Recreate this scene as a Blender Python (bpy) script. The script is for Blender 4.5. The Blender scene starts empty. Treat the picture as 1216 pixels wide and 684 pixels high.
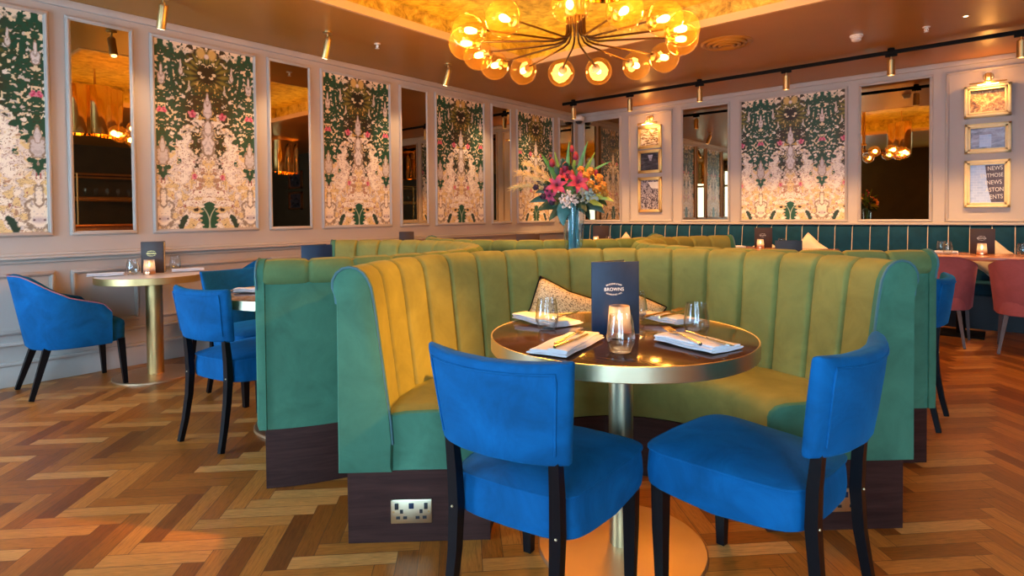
import bpy, bmesh, math, random
import numpy as np
from mathutils import Vector, Matrix, noise as mnoise
PI = math.pi
R = math.radians
random.seed(7)
SC = bpy.context.scene
COL = SC.collection

# ------------------------------------------------------------------ helpers
class G:
    """collects shapes for ONE mesh object"""
    def __init__(s): s.bm = bmesh.new()
    def box(s, c, d, rot=None, bev=0.0, seg=2):
        r = bmesh.ops.create_cube(s.bm, size=1.0)
        vs = r['verts']
        bmesh.ops.scale(s.bm, vec=d, verts=vs)
        if bev > 0:
            es = list({e for v in vs for e in v.link_edges})
            rb = bmesh.ops.bevel(s.bm, geom=es, offset=bev, segments=seg, profile=0.5, affect='EDGES')
            vs = list({v for f in rb['faces'] for v in f.verts} | {v for v in vs if v.is_valid})
        if rot is not None:
            bmesh.ops.rotate(s.bm, cent=(0, 0, 0), matrix=Matrix.Rotation(rot[0], 3, rot[1]), verts=vs)
        bmesh.ops.translate(s.bm, vec=c, verts=vs)
        return s
    def rings(s, rs, closed=True, cap0=False, cap1=False, loop=False):
        V = [[s.bm.verts.new(p) for p in r] for r in rs]
        n = len(V[0]); m = len(V)
        for i in range(m if loop else m - 1):
            a, b = V[i], V[(i + 1) % m]
            for j in range(n if closed else n - 1):
                k = (j + 1) % n
                try: s.bm.faces.new((a[j], a[k], b[k], b[j]))
                except ValueError: pass
        if cap0: s.bm.faces.new(list(reversed(V[0])))
        if cap1: s.bm.faces.new(V[-1])
        return s
    def lathe(s, prof, c=(0, 0, 0), n=32, cap0=True, cap1=True):
        rs = []
        for r, z in prof:
            r = max(r, 1e-4)
            rs.append([(c[0] + r * math.cos(2 * PI * k / n), c[1] + r * math.sin(2 * PI * k / n), c[2] + z) for k in range(n)])
        return s.rings(rs, True, cap0, cap1)
    def tube(s, pts, r, n=8, caps=True, up=None, sq=False, closed=False):
        pts = [Vector(p) for p in pts]; m = len(pts); rs = []; prev = None
        for i, p in enumerate(pts):
            if closed: t = pts[(i + 1) % m] - pts[i - 1]
            else: t = (pts[min(i + 1, m - 1)] - pts[max(i - 1, 0)])
            t.normalize()
            if up is not None: a = Vector(up)
            elif prev is None: a = Vector((0, 0, 1)) if abs(t.z) < .9 else Vector((1, 0, 0))
            else: a = prev
            b = t.cross(a); b.normalize(); a = b.cross(t); a.normalize(); prev = a
            rr = r[i] if isinstance(r, (list, tuple)) else r
            rs.append([p + (a * math.cos(2 * PI * (k + (.5 if sq else 0)) / n) + b * math.sin(2 * PI * (k + (.5 if sq else 0)) / n)) * rr for k in range(n)])
        return s.rings(rs, True, caps and not closed, caps and not closed, loop=closed)
    def cyl(s, a, b, r, n=20): return s.tube([a, b], r, n)
    def sphere(s, c, r, n=16, m=10, sc=(1, 1, 1)):
        rs = []
        for i in range(m + 1):
            t = PI * i / m
            q = max(math.sin(t), 1e-3)
            rs.append([(c[0] + sc[0] * r * q * math.cos(2 * PI * k / n), c[1] + sc[1] * r * q * math.sin(2 * PI * k / n), c[2] - sc[2] * r * math.cos(t)) for k in range(n)])
        return s.rings(rs, True, True, True)
    def poly(s, pts, h):
        """pts: 3-D loop, h: extrusion vector"""
        h = Vector(h); a = [Vector(p) for p in pts]
        return s.rings([a, [p + h for p in a]], True, True, True)
    def xform(s, M):
        bmesh.ops.transform(s.bm, matrix=M, verts=s.bm.verts[:]); return s

def obj(name, g, mat, parent=None, loc=(0, 0, 0), rotz=0.0, smooth=35, label=None):
    me = bpy.data.meshes.new(name)
    bm = g.bm if isinstance(g, G) else g
    bmesh.ops.recalc_face_normals(bm, faces=bm.faces[:])
    bm.to_mesh(me); bm.free()
    return link(name, me, mat, parent, loc, rotz, smooth, label)

def link(name, me, mat, parent=None, loc=(0, 0, 0), rotz=0.0, smooth=35, label=None):
    if mat is not None: me.materials.append(mat)
    if smooth:
        me.polygons.foreach_set('use_smooth', [True] * len(me.polygons))
        me.set_sharp_from_angle(angle=R(smooth))
    o = bpy.data.objects.new(name, me); COL.objects.link(o)
    o.location = loc; o.rotation_euler = (0, 0, rotz)
    if parent is not None: o.parent = parent
    if label: o['label'] = label
    return o

def tag(o, label, cat, group=None):
    o['label'] = label; o['category'] = cat
    if group: o['group'] = group
    return o

def thing(name, label, cat, loc=(0, 0, 0), rotz=0.0, group=None):
    o = bpy.data.objects.new(name, None); COL.objects.link(o)
    o.empty_display_size = .05
    o.location = loc; o.rotation_euler = (0, 0, rotz)
    return tag(o, label, cat, group)

def struct(name, g, mat, **k):
    o = obj(name, g, mat, **k); o['kind'] = 'structure'; return o

def dup(root, loc, rotz, label, group=None):
    r = root.copy(); COL.objects.link(r)
    r.location = loc; r.rotation_euler = (root.rotation_euler[0], root.rotation_euler[1], rotz)
    r['label'] = label
    if group: r['group'] = group
    def rec(src, dst):
        for ch in list(src.children):
            if ch.type not in ('MESH', 'EMPTY'): continue
            c = ch.copy(); COL.objects.link(c); c.parent = dst; rec(ch, c)
    rec(root, r)
    return r

# ------------------------------------------------------------------ materials
def mat(name):
    m = bpy.data.materials.new(name); m.use_nodes = True
    nt = m.node_tree; b = nt.nodes['Principled BSDF']
    return m, nt, b
def mapping(nt, scale=(1, 1, 1), kind='Object', rot=(0, 0, 0)):
    tc = nt.nodes.new('ShaderNodeTexCoord'); mp = nt.nodes.new('ShaderNodeMapping')
    mp.inputs['Scale'].default_value = scale; mp.inputs['Rotation'].default_value = rot
    nt.links.new(tc.outputs[kind], mp.inputs['Vector']); return mp.outputs['Vector']
def noise(nt, vec, scale, detail=4, rough=.55, dist=0):
    n = nt.nodes.new('ShaderNodeTexNoise'); n.inputs['Scale'].default_value = scale
    n.inputs['Detail'].default_value = detail; n.inputs['Roughness'].default_value = rough
    n.inputs['Distortion'].default_value = dist
    if vec is not None: nt.links.new(vec, n.inputs['Vector'])
    return n.outputs['Fac']
def ramp(nt, fac, stops):
    r = nt.nodes.new('ShaderNodeValToRGB'); e = r.color_ramp.elements
    while len(e) < len(stops): e.new(.5)
    for x, (p, c) in zip(e, stops):
        x.position = p; x.color = (*c, 1) if len(c) == 3 else c
    nt.links.new(fac, r.inputs['Fac']); return r.outputs['Color']
def bump(nt, b, h, strength=.2, dist=.002):
    n = nt.nodes.new('ShaderNodeBump'); n.inputs['Strength'].default_value = strength
    n.inputs['Distance'].default_value = dist
    nt.links.new(h, n.inputs['Height']); nt.links.new(n.outputs['Normal'], b.inputs['Normal'])
def mul(c, k): return tuple(min(1, x * k) for x in c)

def M_velvet(name, c, sheen=.5, tint=None, var=.22, rough=.8):
    m, nt, b = mat(name)
    v = mapping(nt)
    f = noise(nt, v, 7, 5, .6, .6)
    f2 = noise(nt, v, 400, 2)
    col = ramp(nt, f, [(.3, mul(c, 1 - var)), (.7, mul(c, 1 + var))])
    nt.links.new(col, b.inputs['Base Color'])
    b.inputs['Roughness'].default_value = rough
    b.inputs['Specular IOR Level'].default_value = .15
    b.inputs['Sheen Weight'].default_value = sheen
    b.inputs['Sheen Roughness'].default_value = .4
    b.inputs['Sheen Tint'].default_value = (*(tint or mul(c, 2.0)), 1)
    bump(nt, b, f2, .15, .001)
    return m
def M_metal(name, c, rough=.25, aniso_noise=True):
    m, nt, b = mat(name)
    b.inputs['Base Color'].default_value = (*c, 1); b.inputs['Metallic'].default_value = 1
    if aniso_noise:
        f = noise(nt, mapping(nt, (3, 3, 60)), 5, 3)
        r = nt.nodes.new('ShaderNodeMapRange'); nt.links.new(f, r.inputs['Value'])
        r.inputs['To Min'].default_value = rough * .8; r.inputs['To Max'].default_value = rough * 1.3
        nt.links.new(r.outputs['Result'], b.inputs['Roughness'])
    else: b.inputs['Roughness'].default_value = rough
    return m
def M_plain(name, c, rough=.5, spec=.5, var=.08, scale=12, coat=0):
    m, nt, b = mat(name)
    f = noise(nt, mapping(nt), scale, 4)
    nt.links.new(ramp(nt, f, [(.3, mul(c, 1 - var)), (.7, mul(c, 1 + var))]), b.inputs['Base Color'])
    b.inputs['Roughness'].default_value = rough; b.inputs['Specular IOR Level'].default_value = spec
    b.inputs['Coat Weight'].default_value = coat
    return m
def M_wood(name, c1, c2, scale=(2, 2, 30), rough=.4, coat=0):
    m, nt, b = mat(name)
    f = noise(nt, mapping(nt, scale), 2.2, 6, .6, 1.2)
    nt.links.new(ramp(nt, f, [(.3, c1), (.68, c2)]), b.inputs['Base Color'])
    b.inputs['Roughness'].default_value = rough; b.inputs['Coat Weight'].default_value = coat
    b.inputs['Coat Roughness'].default_value = .15
    bump(nt, b, f, .1, .001)
    return m
def M_emit(name, c, s):
    m = bpy.data.materials.new(name); m.use_nodes = True; nt = m.node_tree; nt.nodes.clear()
    e = nt.nodes.new('ShaderNodeEmission'); o = nt.nodes.new('ShaderNodeOutputMaterial')
    e.inputs['Color'].default_value = (*c, 1); e.inputs['Strength'].default_value = s
    nt.links.new(e.outputs[0], o.inputs[0]); return m
def M_thin_glass(name, tint=(1, 1, 1), gloss=.0, trans_col=None, trans=0.0, rough=.02, k=.55, p=3.5):
    m = bpy.data.materials.new(name); m.use_nodes = True; nt = m.node_tree; nt.nodes.clear()
    o = nt.nodes.new('ShaderNodeOutputMaterial'); t = nt.nodes.new('ShaderNodeBsdfTransparent'); g = nt.nodes.new('ShaderNodeBsdfGlossy')
    t.inputs['Color'].default_value = (*tint, 1); g.inputs['Roughness'].default_value = rough
    fr = nt.nodes.new('ShaderNodeLayerWeight'); fr.inputs['Blend'].default_value = .5
    pw = nt.nodes.new('ShaderNodeMath'); pw.operation = 'POWER'; pw.inputs[1].default_value = p; nt.links.new(fr.outputs['Facing'], pw.inputs[0])
    ad = nt.nodes.new('ShaderNodeMath'); ad.operation = 'MULTIPLY_ADD'; ad.use_clamp = True; ad.inputs[1].default_value = k; ad.inputs[2].default_value = gloss
    nt.links.new(pw.outputs[0], ad.inputs[0])
    base = t.outputs[0]
    if trans > 0:
        tr = nt.nodes.new('ShaderNodeBsdfTranslucent'); tr.inputs['Color'].default_value = (*(trans_col or tint), 1)
        mx = nt.nodes.new('ShaderNodeMixShader'); mx.inputs[0].default_value = trans
        nt.links.new(t.outputs[0], mx.inputs[1]); nt.links.new(tr.outputs[0], mx.inputs[2]); base = mx.outputs[0]
    mx2 = nt.nodes.new('ShaderNodeMixShader'); nt.links.new(ad.outputs[0], mx2.inputs[0])
    nt.links.new(base, mx2.inputs[1]); nt.links.new(g.outputs[0], mx2.inputs[2]); nt.links.new(mx2.outputs[0], o.inputs[0])
    return m

GREEN = M_velvet('green_velvet', (.056, .172, .108), .18, (.2, .5, .38), .20)
ROLLG = M_velvet('half_tinted_velvet', (.125, .195, .075), .22, (.35, .5, .25), .20)  # booth velvet on the outer roll, warm lamplight tint put in only partway
OLIVE = M_velvet('warm_tinted_velvet', (.202, .212, .060), .22, (.5, .45, .2), .18)  # the same green booth velvet with warm lamplight put into its colour
BLUE = M_velvet('blue_velvet', (.0012, .088, .255), .22, (.01, .42, .95), .30)
TEAL = M_velvet('teal_velvet', (.003, .036, .070), .2, (.02, .25, .4), .2)
PINK = M_velvet('pink_velvet', (.31, .085, .085), .3, (.6, .25, .25), .14)
CREAM_PIPE = M_plain('cream_piping', (.55, .47, .36), .7)
PINK_PIPE = M_plain('pink_piping', (.30, .13, .17), .6)
DARK_PIPE = M_plain('dark_teal_piping', (.05, .14, .15), .6)
BLACK_WOOD = M_plain('black_lacquered_wood', (.0030, .0032, .0045), .38, .22)
BROWN_LEG = M_plain('brown_wood_leg', (.045, .022, .016), .4)
PLINTH = M_wood('dark_walnut', (.022, .0075, .006), (.056, .021, .016), (1.2, 1.2, 16), .5)
TABLETOP = M_wood('dark_tabletop', (.050, .024, .013), (.082, .040, .022), (1.2, 9, 1.2), .10, .0)
TABLETOP.node_tree.nodes['Principled BSDF'].inputs['Specular IOR Level'].default_value = .3
PLINTH.node_tree.nodes['Principled BSDF'].inputs['Specular IOR Level'].default_value = .2
BASEM = M_metal('warm_brass_base', (.66, .45, .27), .42)
ORANGE_TABLE = M_wood('orange_tabletop', (.34, .13, .06), (.50, .20, .09), (2, 9, 2), .22, .2)
BRASS = M_metal('brushed_brass', (.66, .45, .19), .40)
PALE_BRASS = M_metal('pale_brass', (.72, .64, .42), .32)
GOLD = M_metal('polished_gold', (1.0, .72, .32), .06, False)
GOLD_FRAME = M_metal('gilt_frame', (.85, .56, .20), .42)
CREAM_FRAME = M_plain('cream_gilt_frame', (.88, .68, .30), .4, .5)
ARM = M_metal('bronze_arm', (.16, .085, .035), .35)
BLACK_METAL = M_plain('black_track', (.005, .004, .0035), .6, .08)
WALL = M_plain('taupe_wall_paint', (.44, .385, .335), .55, .3, .03, 3)
CEIL = M_plain('tan_ceiling_paint', (.37, .163, .022), .38, .45, .06, 2)
LIPM = M_plain('tray_lip_paint', (.58, .40, .20), .5, .3, .04, 2)
DARKWALL = M_plain('dark_olive_wall', (.055, .042, .024), .6, .3, .15, 4)
WHITE = M_plain('white_plastic', (.75, .70, .62), .4)
LINEN = M_plain('white_linen', (.74, .755, .80), .8, .2, .03, 60)
MARBLE = M_plain('pale_marble', (.80, .76, .72), .22, .5, .06, 9)
NAVY = M_plain('navy_menu_cover', (.009, .024, .058), .42, .3, .12, 20)
BROWN_MENU = M_plain('brown_menu_cover', (.038, .020, .014), .5, .3)
PAGE = M_plain('menu_page', (.75, .72, .66), .7)
INK = M_plain('pale_lettering', (.80, .76, .66), .5)
WAX = M_plain('wax', (.85, .78, .62), .5)
GLASS, _nt, _b = mat('clear_glass')
_b.inputs['Transmission Weight'].default_value = 1; _b.inputs['Roughness'].default_value = 0; _b.inputs['IOR'].default_value = 1.45
THIN = M_thin_glass('thin_clear_glass', (.97, .985, .98), .03)
TUMBLER = M_thin_glass('tumbler_glass', (.93, .95, .95), .045, k=.95, p=2.2)
AMBER = M_thin_glass('amber_globe_glass', (1, .90, .68), .015, (1, .58, .14), .018)
FROST = M_thin_glass('frosted_candle_glass', (.9, .85, .82), .03, (.95, .80, .74), .50, .25)
MIRROR, _nt, _b = mat('smoked_mirror')
_b.inputs['Base Color'].default_value = (.44, .34, .22, 1); _b.inputs['Metallic'].default_value = 1; _b.inputs['Roughness'].default_value = .012
FLAME = M_emit('flame', (1, .66, .28), 30)
BULB = M_emit('bulb_glow', (1, .60, .20), 26)
COVE = M_emit('cove_strip', (1, .60, .07), 34)
SPOTLENS = M_emit('spot_lens', (1, .75, .4), 9)
DAY = M_emit('daylight_pane', (.44, .72, 1), 18)
RUBBER = M_plain('black_plastic', (.012, .012, .014), .5)

# gold leaf of the raised tray
GOLDLEAF, _nt, _b = mat('gold_leaf')
_v = mapping(_nt)
_f = noise(_nt, _v, 9, 8, .7, .6)
_nt.links.new(ramp(_nt, _f, [(.34, (.20, .12, .02)), (.50, (.46, .31, .055)), (.68, (.70, .52, .13))]), _b.inputs['Base Color'])
_b.inputs['Metallic'].default_value = .35; _b.inputs['Roughness'].default_value = .45

# ------------------------------------------------------------------ room (left wall X=0, back wall Y=0, metres)
RX, FY, HC = 10.0, -10.0, 2.77
# floor: oak blocks laid in herringbone, one face per block
def make_floor():
    W, L = .072, .36
    bm = bmesh.new(); uvl = bm.loops.layers.uv.new('UVMap'); cl = bm.loops.layers.float_color.new('block')
    a = R(45); ca, sa = math.cos(a), math.sin(a)
    rnd = random.Random(3)
    def add(x0, y0, dx, dy, hor):
        cx, cy = x0 + dx / 2, y0 + dy / 2
        X, Y = cx * ca - cy * sa + 5, cx * sa + cy * ca - 5
        if not (-.3 < X < RX + .3 and FY - .3 < Y < .3): return
        pts = [(x0, y0), (x0 + dx, y0), (x0 + dx, y0 + dy), (x0, y0 + dy)]
        vs = [bm.verts.new((p[0] * ca - p[1] * sa + 5, p[0] * sa + p[1] * ca - 5, 0)) for p in pts]
        f = bm.faces.new(vs)
        t = .28 + .72 * rnd.random() if hor else .74 * rnd.random(); t2 = rnd.random(); t3 = rnd.random()  # one laying direction paler: the sheen along the grain is put into the colour
        uv = [(0, 0), (1, 0), (1, 1), (0, 1)] if hor else [(0, 1), (0, 0), (1, 0), (1, 1)]
        for lp, q in zip(f.loops, uv):
            lp[uvl].uv = q; lp[cl] = (t, t2, t3, 1)
    N = 130
    for k in range(-2 * N, 2 * N):
        for j in range(-22, 23):
            ox, oy = k * W + j * L, k * W - j * L
            if abs(ox) > 11 or abs(oy) > 11: continue
            add(ox, oy, L, W, True)
            add(ox + L, oy + W - L, W, L, False)
    return bm
FLOORM, nt, b = mat('oak_herringbone')
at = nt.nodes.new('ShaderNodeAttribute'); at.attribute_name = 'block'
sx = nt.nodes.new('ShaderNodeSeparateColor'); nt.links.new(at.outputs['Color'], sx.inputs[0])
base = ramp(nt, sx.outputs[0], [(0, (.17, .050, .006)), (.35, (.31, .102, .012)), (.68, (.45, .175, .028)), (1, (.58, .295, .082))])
uvn = nt.nodes.new('ShaderNodeUVMap'); uvn.uv_map = 'UVMap'
mp = nt.nodes.new('ShaderNodeMapping'); mp.inputs['Scale'].default_value = (1.2, 3.2, 1); nt.links.new(uvn.outputs[0], mp.inputs['Vector'])
cx_ = nt.nodes.new('ShaderNodeCombineXYZ')
for i_, o_ in enumerate((1, 2)):
    mm = nt.nodes.new('ShaderNodeMath'); mm.operation = 'MULTIPLY'; mm.inputs[1].default_value = 40; nt.links.new(sx.outputs[o_], mm.inputs[0]); nt.links.new(mm.outputs[0], cx_.inputs[i_])
nt.links.new(cx_.outputs[0], mp.inputs['Location'])
gr = noise(nt, mp.outputs[0], 2.6, 7, .65, 1.8)
grc = ramp(nt, gr, [(.28, (.42, .38, .34)), (.5, (.95, .95, .95)), (.75, (1.35, 1.3, 1.25))])
mx = nt.nodes.new('ShaderNodeMix'); mx.data_type = 'RGBA'; mx.blend_type = 'MULTIPLY'; mx.inputs[0].default_value = .85
nt.links.new(base, mx.inputs[6]); nt.links.new(grc, mx.inputs[7])
# joint lines between blocks
su = nt.nodes.new('ShaderNodeSeparateXYZ'); nt.links.new(uvn.outputs[0], su.inputs[0])
def edge(o, w):
    p = nt.nodes.new('ShaderNodeMath'); p.operation = 'PINGPONG'; p.inputs[1].default_value = .5; nt.links.new(o, p.inputs[0])
    q = nt.nodes.new('ShaderNodeMath'); q.operation = 'LESS_THAN'; q.inputs[1].default_value = w; nt.links.new(p.outputs[0], q.inputs[0]); return q.outputs[0]
e1, e2 = edge(su.outputs[0], .004), edge(su.outputs[1], .018)
em = nt.nodes.new('ShaderNodeMath'); em.operation = 'MAXIMUM'; nt.links.new(e1, em.inputs[0]); nt.links.new(e2, em.inputs[1])
mj = nt.nodes.new('ShaderNodeMix'); mj.data_type = 'RGBA'; nt.links.new(em.outputs[0], mj.inputs[0]); nt.links.new(mx.outputs[2], mj.inputs[6]); mj.inputs[7].default_value = (.12, .05, .018, 1)
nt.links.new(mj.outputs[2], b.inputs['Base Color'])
b.inputs['Roughness'].default_value = .36
b.inputs['Specular IOR Level'].default_value = .45
bump(nt, b, gr, .08, .002)
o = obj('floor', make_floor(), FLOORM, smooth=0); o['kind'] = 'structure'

struct('wall_left', G().box((-.05, FY / 2, 1.6), (.1, -FY, 3.2)), WALL)
struct('wall_back', G().box((3.05, .05, 1.6), (6.3, .1, 3.2)), WALL)
struct('wall_rear', G().box((8.15, .05, 1.6), (3.9, .1, 3.2)), DARKWALL)
struct('wall_right', G().box((RX + .05, FY / 2, 1.6), (.1, -FY, 3.2)), DARKWALL)
# front wall with three tall windows
WINS = [(.35, 2.35), (4.7, 6.3), (7.2, 8.8)]
WZ0, WZ1 = .30, 2.50
g = G(); xs = [-.1] + [v for w in WINS for v in w] + [RX + .1]
for i in range(0, len(xs), 2):
    g.box(((xs[i] + xs[i + 1]) / 2, FY - .05, 1.6), (xs[i + 1] - xs[i], .1, 3.2))
for a_, c_ in WINS:
    g.box(((a_ + c_) / 2, FY - .05, WZ0 / 2), (c_ - a_, .1, WZ0)); g.box(((a_ + c_) / 2, FY - .05, (WZ1 + 3.2) / 2), (c_ - a_, .1, 3.2 - WZ1))
struct('wall_front', g, DARKWALL)
for i, (a_, c_) in enumerate(WINS):
    w = struct('window_%d' % (i + 1), G().box(((a_ + c_) / 2, FY - .06, (WZ0 + WZ1) / 2), (c_ - a_, .01, WZ1 - WZ0)), DAY)
    g = G(); m_ = (a_ + c_) / 2
    for x in (a_ + .03, m_, c_ - .03): g.box((x, FY - .02, (WZ0 + WZ1) / 2), (.06, .05, WZ1 - WZ0))
    for z in (WZ0 + .03, WZ1 - .5, WZ1 - .03): g.box((m_, FY - .02, z), (c_ - a_, .05, .06))
    obj('window_frame', g, WALL, w)

# ceiling with a raised gold tray
TX0, TX1, TY0, TY1 = 1.38, 4.42, -6.30, -2.96
g = G()
def slab(g, x0, x1, y0, y1, z0, z1): g.box(((x0 + x1) / 2, (y0 + y1) / 2, (z0 + z1) / 2), (x1 - x0, y1 - y0, z1 - z0))
slab(g, -.1, TX0, FY - .1, .1, HC, HC + .03); slab(g, TX1, RX + .1, FY - .1, .1, HC, HC + .03)
slab(g, TX0, TX1, FY - .1, TY0, HC, HC + .03); slab(g, TX0, TX1, TY1, .1, HC, HC + .03)
struct('ceiling', g, CEIL)
g = G(); lw = .03
TX0 += .008; TX1 -= .008; TY0 += .008; TY1 -= .008
slab(g, TX0 - lw, TX0, TY0 - lw, TY1 + lw, HC - .004, HC + .062); slab(g, TX1, TX1 + lw, TY0 - lw, TY1 + lw, HC - .004, HC + .062)
slab(g, TX0, TX1, TY0 - lw, TY0, HC - .004, HC + .062); slab(g, TX0, TX1, TY1, TY1 + lw, HC - .004, HC + .062)
TX0 -= .008; TX1 += .008; TY0 -= .008; TY1 += .008
struct('trim_1', g, LIPM)
EX = .34; TH = 3.10
g = G()
slab(g, TX0 - EX, TX1 + EX, TY0 - EX, TY1 + EX, TH, TH + .05)
slab(g, TX0 - EX - .05, TX0 - EX, TY0 - EX, TY1 + EX, HC + .03, TH); slab(g, TX1 + EX, TX1 + EX + .05, TY0 - EX, TY1 + EX, HC + .03, TH)
slab(g, TX0 - EX, TX1 + EX, TY0 - EX - .05, TY0 - EX, HC + .03, TH); slab(g, TX0 - EX, TX1 + EX, TY1 + EX, TY1 + EX + .05, HC + .03, TH)
struct('ceiling_tray', g, GOLDLEAF)
g = G(); k = .20
slab(g, TX0 - k - .02, TX0 - k, TY0 - k, TY1 + k, HC + .032, HC + .048); slab(g, TX1 + k, TX1 + k + .02, TY0 - k, TY1 + k, HC + .032, HC + .048)
slab(g, TX0 - k, TX1 + k, TY0 - k - .02, TY0 - k, HC + .032, HC + .048); slab(g, TX0 - k, TX1 + k, TY1 + k, TY1 + k + .02, HC + .032, HC + .048)
tag(obj('cove_light', g, COVE, smooth=0), 'amber light strip hidden along the ledge of the raised gold ceiling', 'light')

# mouldings
def bar(g, wall, a0, a1, z0, z1, d0, d1):
    if wall == 'L': g.box(((d0 + d1) / 2, (a0 + a1) / 2, (z0 + z1) / 2), (d1 - d0, a1 - a0, z1 - z0), bev=min(.006, (d1 - d0) / 3, (z1 - z0) / 3))
    else: g.box(((a0 + a1) / 2, -(d0 + d1) / 2, (z0 + z1) / 2), (a1 - a0, d1 - d0, z1 - z0), bev=min(.006, (d1 - d0) / 3, (z1 - z0) / 3))
def moulding(wall, a0, a1, z0, z1, w=.032):
    g = G()
    for (w0, w1, d) in ((0, w, .014), (w * .2, w * .75, .026)):
        bar(g, wall, a0 + w0, a1 - w0, z1 - w1, z1 - w0, .0, d); bar(g, wall, a0 + w0, a1 - w0, z0 + w0, z0 + w1, .0, d)
        bar(g, wall, a0 + w0, a0 + w1, z0 + w1, z1 - w1, .0, d); bar(g, wall, a1 - w1, a1 - w0, z0 + w1, z1 - w1, .0, d)
    return g
def baseboard(name, wall, a0, a1):
    g = G(); bar(g, wall, a0, a1, 0, .15, 0, .022); bar(g, wall, a0, a1, .15, .175, 0, .034); bar(g, wall, a0, a1, .285, .31, 0, .022)
    struct(name, g, WALL)
baseboard('baseboard_left', 'L', FY, -.02)
g = G()
bar(g, 'L', FY, -.02, .885, .905, 0, .066); bar(g, 'L', FY, -.02, .905, .925, 0, .032); bar(g, 'L', FY, -.02, .855, .885, 0, .022)
struct('trim_2', g, WALL)
g = G()
bar(g, 'L', FY, -.01, HC - .055, HC, 0, .03); bar(g, 'B', .0, 6.2, HC - .055, HC, 0, .03)
struct('trim_3', g, WALL)
g = G(); bar(g, 'B', .02, 6.15, 1.012, 1.04, 0, .12)
struct('trim_4', g, WALL)

ZT, ZB = 2.663, 1.042
LP = [('paper', -7.70, -6.8215), ('mirror', -6.7254, -6.2861), ('paper', -6.1728, -5.2941), ('mirror', -5.1964, -4.7469), ('paper', -4.6423, -3.7578),
      ('mirror', -3.6429, -3.211), ('paper', -3.1022, -2.2179), ('mirror', -2.0948, -1.6763), ('paper', -1.5607, -.6708), ('mirror', -.5462, -.1036)]
BP = [('mirror', .1089, .7948), ('pictures', .9169, 1.6313), ('mirror', 1.7566, 2.4506), ('paper', 2.5682, 3.8443), ('mirror', 3.9498, 4.6667), ('pictures', 4.7761, 5.50)]
# lower panels under the dado rail: structure
for i, (k_, a0, a1) in enumerate(LP):
    struct('trim_%d' % (10 + i), moulding('L', a0, a1, .36, .79), WALL)

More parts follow.
